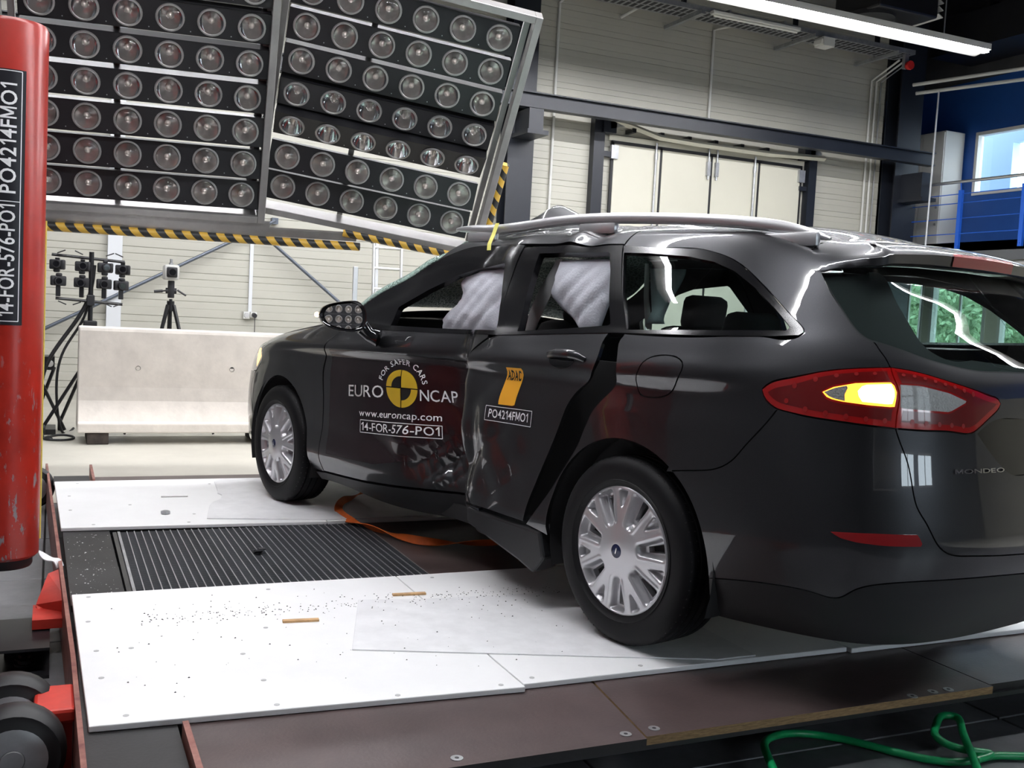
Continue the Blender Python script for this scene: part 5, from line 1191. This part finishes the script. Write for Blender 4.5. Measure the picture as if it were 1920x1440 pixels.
loft('cowl', [cow, a0+np.array([0, 0, -.02])], [cow*[1, -1, 1], a0*[1, -1, 1]+np.array([0, 0, -.02])], lambda i, t_: (.02*(1-(2*t_-1)**2) if i == 0 else .20*(1-(2*t_-1)**2)**.5, 0, .06*(1-(2*t_-1)**2)**.75 if i == 0 else .02*(1-(2*t_-1)**2)), 16, P_black, thick=.01)
gf = samp(GRID0, seg([(0, .86), (.3, .86), (.5, .86), (.65, .93), (.85, 1.0)], .05)); 
loft('grille', [np.array([p[0]-.01, p[1], p[2]]) for p in gf[::-1]], [np.array([p[0]-.01, -p[1], p[2]]) for p in gf[::-1]], lambda i, t_: (0, 0, 0), 12, P_black, thick=.01)
# spoiler over the rear glass
sps = np.linspace(5.018, S_END, 42)
def sp_prof(s_):
    t_ = float(smooth01((s_-5.06)/.40)); N0 = samp(NORM0, [(s_, 1.30)])[0]*[1, 1, 0]; N0 /= np.linalg.norm(N0)
    we = float(np.interp(s_, [p[0] for p in gtop], [p[1] for p in gtop])); S_ = lambda w_: samp(GRID0, [(s_, w_)])[0]
    a = S_(TOPW); cr = .030*max(0, 1-(a[1]/.53)**2); e = S_(we); up = np.array([0, 0, 1.])
    c = (1-t_)*S_(we+.30*(TOPW-we))+t_*(e+N0*.058+up*.040); c2 = (1-t_)*S_(we+.22*(TOPW-we))+t_*(e+N0*.064+up*.034); d = (1-t_)*S_(we+.06*(TOPW-we))+t_*(e+N0*.058+up*.010); d2 = (1-t_)*S_(we+.03*(TOPW-we))+t_*(e+N0*.046+up*.004)
    a = a+up*(cr+.001); c = c+up*cr*.35; c2 = c2+up*cr*.35
    b = a*.55+c*.45+up*.012*t_+ (1-t_)*(S_(we+.72*(TOPW-we))-(a*.55+c*.45)); b2 = a*.25+c*.75+up*.009*t_+(1-t_)*(S_(we+.5*(TOPW-we))-(a*.25+c*.75))
    return [a, b, b2, c, c2, d, d2, e]
SPP = [sp_prof(s_) for s_ in sps]; k_ = len(SPP[0])
V = [p for r_ in SPP for p in r_]+[p*[1, -1, 1] for r_ in SPP[:-1][::-1] for p in r_]; n_ = len(V)//k_
m = MB(); m.add(V, [(i*k_+j, (i+1)*k_+j, (i+1)*k_+j+1, i*k_+j+1) for i in range(n_-1) for j in range(k_-1)]); sp_o = m.build('roof_spoiler', P_paint, tg, 35)
idx = [i for i, s_ in enumerate(sps) if SPP[i][4][1] < .215]
rows_ = [SPP[i] for i in idx]+[[p*[1, -1, 1] for p in SPP[i]] for i in idx[::-1][1:]]
m = MB(); V = []
for r_ in rows_: o_ = np.array([-.004, 0, .0]); V += [r_[3]+[0, 0, .003], r_[4]+o_, r_[5]+o_]
m.add(V, [(3*i+j, 3*i+3+j, 3*i+4+j, 3*i+1+j) for i in range(len(rows_)-1) for j in range(2)]); m.build('high_brake_lamp', mat('brake_lamp_lens', (.36, .035, .04), .25, coat=.6), sp_o, 40)
# ---- roof rails
def roof_rail(sd, pts):
    p = smooth_path(pts, 5); k_ = len(p)
    rs = np.interp(np.linspace(0, 1, k_), [0, .02, .08, .2, .9, .97, 1], [.006, .012, .019, .021, .021, .015, .006])
    m = MB(); m.tube([(x, y*sd, z_) for x, y, z_ in p], list(rs), 14, sx=.85, sy=1.05); rr = m.build('roof_rail', P_silver, car, 60)
    return rr
railp = [(1.588, .585, 1.534), (1.417, .595, 1.528), (1.206, .60, 1.521), (.991, .60, 1.529), (.723, .60, 1.540), (.402, .60, 1.535), (.199, .60, 1.525), (-.066, .598, 1.507), (-.303, .592, 1.482), (-.414, .588, 1.463), (-.492, .584, 1.443), (-.54, .58, 1.430)]
r1 = roof_rail(1, railp); r2 = roof_rail(-1, [(x, y, z_-.01) for x, y, z_ in railp])
for rr, sd in ((r1, 1), (r2, -1)):
    for x, zt in ((-.40, 1.46), (.55, 1.53), (1.35, 1.52)):
        m = MB(); m.box((x, .598*sd, zt-.03), (.22, .03, .05), ch=.012); m.build('rail_foot', P_silver, rr, 40)
m = MB(); m.add([(1.215, .628, 1.545), (1.185, .628, 1.545), (1.165, .662, 1.49), (1.195, .662, 1.49), (1.14, .70, 1.445), (1.12, .715, 1.415), (1.15, .715, 1.415), (1.17, .70, 1.445)], [(0, 1, 2, 3), (3, 2, 4, 7), (7, 4, 5, 6)])
o = m.build('yellow_tape', M_yellowtape, None, None); o.parent = car
# ---- wheels
def wheel_meshes():
    t = MB(); Rt = .333
    prof = [(.215, -.095), (.235, -.104), (.265, -.113), (.295, -.112), (.315, -.104), (.327, -.092), (.331, -.085), (.331, -.058), (.324, -.056), (.324, -.050), (.3325, -.048), (.333, -.018), (.326, -.016), (.326, -.008), (.333, -.006), (.333, .018), (.326, .02), (.326, .028), (.333, .030), (.3325, .052), (.324, .054), (.324, .060), (.331, .062), (.331, .085), (.327, .092), (.315, .104), (.295, .112), (.265, .113), (.250, .110), (.247, .113), (.240, .106), (.235, .104), (.222, .098), (.212, .085), (.205, .06), (.2, -.06)]
    t.lathe(prof, 72, 'y', closed=True)
    for k_ in range(60):
        a = 2*math.pi*k_/60
        for y0, y1 in ((.066, .097), (-.097, -.066), (.032, .05), (-.046, -.02)):
            pass
    tyre = t.mesh('tyre', P_tyre, 40)
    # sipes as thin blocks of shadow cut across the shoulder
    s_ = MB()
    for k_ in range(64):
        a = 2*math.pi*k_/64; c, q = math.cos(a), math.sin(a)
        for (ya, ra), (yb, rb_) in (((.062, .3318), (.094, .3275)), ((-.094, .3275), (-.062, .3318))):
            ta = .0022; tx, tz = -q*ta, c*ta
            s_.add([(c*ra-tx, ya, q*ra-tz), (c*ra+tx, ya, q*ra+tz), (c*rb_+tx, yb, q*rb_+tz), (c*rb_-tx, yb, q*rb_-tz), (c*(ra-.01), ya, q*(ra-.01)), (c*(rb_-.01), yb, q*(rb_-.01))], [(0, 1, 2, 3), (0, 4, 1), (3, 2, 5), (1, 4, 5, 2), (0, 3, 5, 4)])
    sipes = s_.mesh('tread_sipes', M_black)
    # hubcap: seven double spokes over deep pockets
    NA, NR = 7*48, 44; rr = np.linspace(0, .229, NR); V = []; mi = np.zeros((NA, NR-1), int)
    def feat(r_, a):
        p = (a*7/(2*math.pi)) % 1.0          # 0 = middle of a large pocket, .5 = small notch
        dl = min(p, 1-p)*2*math.pi/7*max(r_, .02)   # metres from pocket centre line
        ds = abs(p-.5)*2*math.pi/7*max(r_, .02)
        pw = np.interp(r_, [.085, .10, .14, .213], [0, .020, .027, .041]); nw = np.interp(r_, [.145, .155, .213], [0, .006, .025])
        return dl, ds, pw, nw
    def hgt(r_, a):
        dl, ds, pw, nw = feat(r_, a)
        face = np.interp(r_, [0, .03, .06, .10, .15, .205, .217, .222, .229], [.020, .020, .017, .011, .007, .001, .002, .003, -.006])
        rim = float(smooth01((.216-r_)/.010))
        lg = float(smooth01((pw-dl)/.012))*rim*float(smooth01((r_-.088)/.02)) if pw > 0 else 0
        sm_ = float(smooth01((nw-ds)/.010))*rim*float(smooth01((r_-.150)/.012)) if nw > 0 else 0
        ridge = .0035*math.exp(-((dl-pw-.008)/.004)**2)*float(smooth01((r_-.085)/.02))*rim
        h = face+ridge-.030*lg-.024*sm_
        slot = (dl < .0115*np.interp(r_, [.12, .19], [.8, 1.1])) and .125 < r_ < .192
        return h-(.02 if slot else 0), slot
    hh = np.zeros((NA, NR)); sl_ = np.zeros((NA, NR), bool)
    for i in range(48):
        a = 2*math.pi*(i+.5)/NA
        for j, r_ in enumerate(rr): hh[i, j], sl_[i, j] = hgt(r_, a)
    for k_ in range(1, 7): hh[k_*48:(k_+1)*48] = hh[:48]; sl_[k_*48:(k_+1)*48] = sl_[:48]
    for i in range(NA):
        a = 2*math.pi*(i+.5)/NA
        for j, r_ in enumerate(rr): V.append((r_*math.cos(a), hh[i, j], r_*math.sin(a)))
    F = []; M_ = []
    for i in range(NA):
        i2 = (i+1) % NA
        for j in range(NR-1):
            F.append((i*NR+j, i*NR+j+1, i2*NR+j+1, i2*NR+j)); M_.append(1 if (sl_[i, j] and sl_[i2, j+1]) else 0)
    h = MB(); h.add(V, F); h.m = M_; hub = h.mesh('hubcap', [P_hub, P_inner], 60)
    e = MB(); e.lathe([(0, .0238), (.022, .0236), (.0245, .0225), (.025, .019)], 28, 'y', [0, 0, 1]); emb = e.mesh('centre_emblem', [mat('emblem_blue', (.012, .018, .055), .2), P_chromeT], 40)
    e = MB(); e.lathe([(0, .0246), (.013, .0244), (.0135, .0236)], 20, 'y'); e.v = [(x*1.15, y, z_*.42) for x, y, z_ in e.v]
    e2 = MB(); e2.lathe([(0, .0252), (.0095, .025), (.010, .0244)], 20, 'y'); e2.v = [(x*1.15, y, z_*.22) for x, y, z_ in e2.v]
    oval = e.mesh('oval_mark', MATS['emblem_blue'], 40); script = e2.mesh('script_mark', P_chromeT, 40)
    return tyre, sipes, hub, emb, oval, script
WM = wheel_meshes()
for x, sd, rot, st in ((0, 1, 0, 0), (2.85, 1, .4, 0), (0, -1, .2, 0), (2.85, -1, .7, 0)):
    w_ = link_mesh('wheel', WM[0], car); w_.location = (x, .80*sd, .334); w_.rotation_euler = (0, 0, 0 if sd > 0 else math.pi)
    o = link_mesh('tread_sipes', WM[1], w_); o['kind'] = 'stuff'
    h_ = link_mesh('hubcap', WM[2], w_); h_.location = (0, .102, 0); h_.rotation_euler = (0, R(90)+rot, 0)
    e_ = link_mesh('centre_emblem', WM[3], w_); e_.location = (0, .102-.002, 0)
    o = link_mesh('oval_mark', WM[4], w_); o.location = (0, .102-.002, 0); o.rotation_euler = (0, R(80), 0)
    o = link_mesh('script_mark', WM[5], w_); o.location = (0, .102-.002, 0); o.rotation_euler = (0, R(80), 0)
    # wheel house
    m = MB(); n_ = 20; V = []
    for i in range(n_+1):
        a = R(-20+220*i/n_); V += [(x+.41*math.cos(a), .885*sd, .333+.41*math.sin(a)), (x+.41*math.cos(a), .52*sd, .333+.41*math.sin(a))]
    V += [(x, .52*sd, .333)]
    m.add(V, [(2*i, 2*i+2, 2*i+3, 2*i+1) for i in range(n_)]+[(2*i+1, 2*i+3, len(V)-1) for i in range(n_)]); m.build('wheel_house', P_inner, car, 40)
# ---- underbody and cabin
m = MB(); m.bb((-.78, -.62, .22), (3.3, .62, .30)); m.bb((.45, -.80, .19), (2.40, .74, .26)); m.build('underbody', P_inner, car)
m = MB(); m.bb((-.45, .74, .30), (.42, .76, .98)); m.build('boot_lining', P_inner, car)
m = MB(); m.bb((-.85, -.60, .30), (-.84, .60, .95)); m.build('boot_lining', P_inner, car)
for a_, b_ in ((.42, .95), (1.5, 2.3)): m = MB(); m.bb((a_, .70, .28), (b_, .74, 1.03)); m.build('door_lining', P_inner, car)
m = MB(); m.bb((-.45, -.80, .30), (2.3, -.76, 1.04)); m.build('door_lining', P_inner, car)
m = MB(); m.bb((1.95, -.74, .55), (2.25, .74, .98)); m.tube([(1.93, -.72, 1.0), (1.93, .72, 1.0)], .09, 12); m.build('dashboard', P_inner, car, 40)
m = MB(); m.bb((2.3, -.7, .3), (2.32, .7, .95)); m.build('bulkhead', P_inner, car)
m = MB(); m.tube([(1.68+.03*math.sin(a)*0+.06*math.sin(a)*1., .37+.18*math.cos(a), .97+.17*math.sin(a)) for a in np.linspace(0, 2*math.pi, 33)[:-1]], .014, 8, closed=True); m.tube([(1.68, .20, .97), (1.74, .37, .95), (1.68, .54, .97)], .02, 6); m.build('steering_wheel', P_inner, car, 50)
def cushion(c, d, rot=0.):
    m = MB(); m.box((0, 0, 0), d, ch=min(d)*.4); Mr = Matrix.Rotation(rot, 3, 'Y'); m.v = [tuple(Mr @ Vector(p)+Vector(c)) for p in m.v]; return m
for y in (.37, -.37):
    s_ = cushion((1.22, y, .50), (.52, .50, .18)).build('front_seat', P_seat, car, 50)
    cushion((.92, y, .82), (.16, .48, .62), R(-14)).build('backrest', P_seat, s_, 50); cushion((.83, y, 1.19), (.09, .26, .17), R(-8)).build('headrest', P_seat, s_, 50)
s_ = cushion((.30, 0, .48), (.50, 1.25, .18)).build('rear_bench', P_seat, car, 50)
cushion((.02, 0, .78), (.16, 1.25, .58), R(-18)).build('backrest', P_seat, s_, 50)
for y in (.38, 0, -.38): cushion((-.08, y, 1.11), (.09, .26, .16), R(-10)).build('headrest', P_seat, s_, 50)
# headliner
Lh2 = np.array([p+[0, -.03, -.035] for p in Lr[4:]]); Rh2 = np.array([p+[0, .03, -.035] for p in Rr_[4:]])
loft('headliner', Lh2, Rh2, lambda i, t_: (0, 0, .015*(1-(2*t_-1)**2)), 10, mat('grey_headliner', (.10, .10, .10), .9), thick=.01)
# ---- curtain airbags and pillar trims (thick pillowy pieces behind the side openings)
def pillow(name, poly, y0, bulge, mt, wr=.006, slope=0., seed=1):
    poly = ring(seg([*poly, poly[0]], .02, smooth=False)); v, f = tri_fill(poly if area(poly) > 0 else poly[::-1], [], .016)
    d = np.min([np.hypot(v[:, 0]-a[0], v[:, 1]-a[1]) for a in poly], axis=0)
    rg_ = np.random.default_rng(seed); k1 = rg_.normal(size=(5, 2))*30; ph = rg_.random(5)*6
    wn_ = sum(np.sin(v@k1[i]+ph[i]) for i in range(5))*wr*.22
    q_ = v[:, 0]*.75+v[:, 1]; fold = sum(a_*np.exp(-np.abs(q_-c_)/.012) for a_, c_ in zip((.012, .008, .010, .006), np.quantile(q_, (.2, .42, .63, .85))))*(wr > 0)
    b = bulge*np.sqrt(np.clip(d/.09, 0, 1)); base = y0-slope*(v[:, 1]-1.1)
    Pf = np.stack([v[:, 0], base+b+(wn_-fold)*np.clip(d/.03, 0, 1), v[:, 1]], 1); Pb = np.stack([v[:, 0], base-b*.6-.003, v[:, 1]], 1)
    m = MB(); m.add(Pf, [tuple(t_) for t_ in f]); k_ = len(Pf); m.add(Pb, [tuple(t_[::-1]) for t_ in f])
    for a, c in boundary(f): m.f.append((a, c, k_+c, k_+a)); m.m.append(0)
    return m.build(name, mt, car, 60)
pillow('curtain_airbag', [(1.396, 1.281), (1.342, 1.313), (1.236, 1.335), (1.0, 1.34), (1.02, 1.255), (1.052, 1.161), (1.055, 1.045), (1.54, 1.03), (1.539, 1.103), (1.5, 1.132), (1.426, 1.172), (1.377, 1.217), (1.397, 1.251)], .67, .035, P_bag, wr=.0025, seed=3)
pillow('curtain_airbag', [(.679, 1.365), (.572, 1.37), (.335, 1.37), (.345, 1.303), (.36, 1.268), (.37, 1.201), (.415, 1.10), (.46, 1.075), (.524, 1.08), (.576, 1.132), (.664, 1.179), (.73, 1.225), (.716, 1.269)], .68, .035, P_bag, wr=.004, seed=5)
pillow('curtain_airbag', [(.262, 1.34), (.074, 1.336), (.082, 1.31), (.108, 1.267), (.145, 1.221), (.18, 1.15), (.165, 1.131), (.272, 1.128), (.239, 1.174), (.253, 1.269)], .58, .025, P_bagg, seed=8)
pillow('pillar_trim', [(.684, 1.375), (.749, 1.225), (.812, 1.13), (.855, 1.05), (.914, 1.05), (.887, 1.15), (.823, 1.253), (.757, 1.33), (.718, 1.375)], .665, .012, P_trim, wr=0)
pillow('pillar_trim', [(.302, 1.36), (.279, 1.36), (.272, 1.228), (.243, 1.109), (.278, 1.108), (.298, 1.228)], .57, .01, mat('pale_pillar_trim', (.55, .57, .54), .6), wr=0)
# ---- door mirror
mr = thing('door_mirror', 'x', 'x'); del mr['label'], mr['category']; mr.parent = car; mr.location = (1.78, 1.075, 1.09); mr.rotation_euler = (0, R(4), R(-19)); mr.scale = (1, .92, 1)
shape = [(.133, -.002), (.116, .030), (.068, .053), (-.029, .069), (-.063, .067), (-.087, .050), (-.105, .014), (-.106, -.022), (-.095, -.056), (-.060, -.073), (.048, -.069), (.098, -.053), (.125, -.024)]
def sp_closed(p, n): 
    p = np.array(p+p[:1]); d = np.r_[0, np.cumsum(np.hypot(*np.diff(p, axis=0).T))]; return spline_nat(d, p, np.linspace(0, d[-1], n+1)[:-1])
sc = sp_closed(shape, 40); m = MB(); k_ = 40; lay = [(-.045, .96), (-.05, 1.0), (-.03, 1.03), (.02, .98), (.06, .84), (.085, .60), (.095, .30)]
V = [(dx, y*s_, z_*s_) for dx, s_ in lay for y, z_ in sc]+[(.097, 0, 0)]
m.add(V, [(i*k_+j, i*k_+(j+1) % k_, (i+1)*k_+(j+1) % k_, (i+1)*k_+j) for i in range(len(lay)-1) for j in range(k_)]+[((len(lay)-1)*k_+j, (len(lay)-1)*k_+(j+1) % k_, len(V)-1) for j in range(k_)])
inner = [(-.040, y*.80, z_*.80) for y, z_ in sc]; b0 = len(m.v); m.add(inner, []); 
for j in range(k_): m.f.append((j, b0+j, b0+(j+1) % k_, (j+1) % k_)); m.m.append(0)
m.build('housing', P_gloss, mr, 50)
m = MB(); lv = [1., .8, .6, .4, .2]
def sag(y, z_): return -.0405-(.0105-(y*y+z_*z_)/(2*2.2))*.5
m.add([(sag(y*.82*q, z_*.82*q), y*.82*q, z_*.82*q) for q in lv for y, z_ in sc]+[(sag(0, 0), 0, 0)], [(i*k_+j, i*k_+(j+1) % k_, (i+1)*k_+(j+1) % k_, (i+1)*k_+j) for i in range(4) for j in range(k_)]+[(4*k_+j, 4*k_+(j+1) % k_, 5*k_) for j in range(k_)]); mg = m.build('mirror_glass', mat('mirror_silver', (.85, .86, .87), .01, metal=1.), mr, 80)
m = MB(); m.tube([(.02, -.10, -.05), (.02, -.14, -.085), (.0, -.185, -.10)], [.04, .036, .045], 10); m.build('arm', P_gloss, mr, 50)
m = MB(); m.lathe([(0, -.012), (.010, -.008), (.013, 0), (.010, .008), (0, .012)], 12, 'z', c=(.01, .136, .0)); m.build('lit_indicator', mat('lit_mirror_indicator', (1, .6, .2), .3, emit=(1., .50, .12), estr=30.), mr, 60)
# ---- rear door handle
m = MB(); hp_ = samp(GRIDD, [(4.03, .985), (4.05, .986), (4.10, .988), (4.17, .988), (4.215, .985), (4.235, .980)]); hn = samp(NORMD, [(4.1, .985)])[0]
of_ = [.0, .020, .030, .032, .024, .0]; m.tube([tuple(p+hn*o_) for p, o_ in zip(hp_, of_)], [.010, .015, .0165, .0165, .015, .010], 10, sx=.6, sy=1.); m.build('door_handle', P_paint, rd, 60)
m = MB(); t_ = np.linspace(0, 2*np.pi, 25); panel('handle_recess', [np.stack([4.11+.07*np.cos(t_), .972+.030*np.sin(t_)], 1)], P_gloss, off=.0015, depth=0, gap=0, parent=rd)
# ---- foil, stickers and lettering on the doors
foil = panel('foil', [L_((2.235, .940), (2.9, .936), (3.39, .925), (3.40, .70), (3.33, .52), (3.1, .455), (2.7, .375), (2.232, .362), (2.235, .940))], P_foil, off=.0014, depth=0, gap=0, step=.018, parent=fd)
def lay(name, v, f, mt, parent, off, sub=True):
    """flat artwork given in (s, w) laid on the damaged door surface"""
    P = samp(GRIDD, v)+samp(NORMD, v)*off
    m = MB(); m.add(P, f); return m.build(name, mt, parent)
def lettering(txt, p0, p1, p2, mt, parent, off=.0042, bold=.012, cap=.72, name='lettering'):
    """p0 baseline start, p1 baseline end, p2 top of the first letter"""
    v, f = text_polys(txt, 1., bold); x0, x1 = v[:, 0].min(), v[:, 0].max(); p0, p1, p2 = map(np.array, (p0, p1, p2))
    q = p0+((v[:, :1]-x0)/(x1-x0))*(p1-p0)+(v[:, 1:]/cap)*(p2-p0); return lay(name, q, f, mt, parent, off)
lettering('EURO', (2.440, .694), (2.745, .709), (2.440, .756), M_text, foil, bold=.004)
lettering('NCAP', (2.985, .713), (3.190, .722), (2.985, .768), M_text, foil, bold=.004)
lettering('www.euroncap.com', (2.545, .600), (3.102, .629), (2.545, .636), M_text, foil, bold=.004)
lettering('14-FOR-576-PO1', (2.568, .528), (3.092, .559), (2.566, .570), M_text, foil, bold=.004)
def frame_lines(c, wd, mt, parent, off=.004):
    c = [np.array(p) for p in c]; n_ = len(c)
    for i in range(n_):
        a, b = c[i], c[(i+1) % n_]; d = (b-a)/np.linalg.norm(b-a); nn_ = np.array([-d[1], d[0]])*wd/2
        k_ = 14; pts_ = [a+(b-a)*t_ for t_ in np.linspace(0, 1, k_)]
        v = [p-nn_ for p in pts_]+[p+nn_ for p in pts_]; lay('border', v, [(j, j+1, k_+j+1, k_+j) for j in range(k_-1)], mt, parent, off)
frame_lines([(2.557, .580), (3.104, .607), (3.104, .548), (2.560, .516)], .0035, M_text, foil)
cc = np.array([2.870, .765]); ra, rw = .099, .091
def sector(a0, a1, r0, r1, mt, off):
    t_ = np.radians(np.linspace(a0, a1, 20)); e = .0026
    mid = np.radians((a0+a1)/2); sh_ = np.array([math.copysign(e, math.cos(mid)), math.copysign(e, math.sin(mid))])
    rs_ = np.linspace(r0, r1, 6)
    v = [cc+sh_+np.array([ra*r_*math.cos(a), rw*r_*math.sin(a)]) for r_ in rs_ for a in t_]
    lay('logo_segment', v, [(i*20+j, i*20+j+1, (i+1)*20+j+1, (i+1)*20+j) for i in range(5) for j in range(19)], mt, foil, off)
sector(0, 90, 0, 1, P_yellow, .0042); sector(180, 270, 0, 1, P_yellow, .0042)
sector(90, 180, .62, 1, P_yellow, .0042); sector(90, 180, 0, .62, P_inkblack, .0042)
sector(270, 360, .62, 1, P_yellow, .0042); sector(270, 360, 0, .62, P_inkblack, .0042)
txt = 'FOR SAFER CARS'; wid = [glyph(ch_, .012)[2]+.04 for ch_ in txt]
tot = sum(wid); pos = 0
for ch_, w0 in zip(txt, wid):
    u_ = (pos+w0/2)/tot; pos += w0
    if ch_ == ' ': continue
    a = R(167-u_*156); v, f = text_polys(ch_, 1., .012); v = v-np.array([(v[:, 0].max()+v[:, 0].min())/2, 0]); sz = .044
    up_ = np.array([math.cos(a), math.sin(a)]); rt_ = np.array([math.sin(a), -math.cos(a)])
    q = np.array([cc+np.array([ra, rw])*1.36*up_+(rt_*x*sz+up_*y*sz) for x, y in v]); lay('lettering', q, f, M_text, foil, .0042)
ad = C_['adac']; ado = panel('sticker', [L_(*([tuple(p) for p in ad]+[tuple(ad[0])]))], P_orange, off=.0014, depth=0, gap=0, step=.02, parent=rd)
lettering('ADAC', (3.764, .880), (3.850, .881), (3.770, .921), P_inkblack, ado, off=.003, bold=.03)
pt = C_['plate']; pto = panel('sticker', [L_(*([tuple(p) for p in pt]+[tuple(pt[0])]))], M_plate, off=.0014, depth=0, gap=0, step=.02, parent=rd)
lettering('PO4214FMO1', (3.676, .717), (3.912, .721), (3.679, .752), M_text, pto, off=.003)
frame_lines([tuple(np.array(p)*.985+np.array(pt).mean(0)*.015) for p in pt], .0025, M_text, pto, .003)
# model lettering on the tailgate
v, f = text_polys('MONDEO', 1., .01); x0, x1 = v[:, 0].min(), v[:, 0].max()
q = np.array([(5.628+(x-x0)/(x1-x0)*.230, 0.736+y/.72*.0135) for x, y in v]); P = samp(GRID0, q)+samp(NORM0, q)*.006; P2 = samp(GRID0, q)-samp(NORM0, q)*.001
m = MB(); m.add(P, f); k_ = len(P); m.add(P2, []); 
for a, c in boundary(f): m.f.append((a, c, k_+c, k_+a)); m.m.append(0)
m.build('model_badge', P_chromeT, tg)
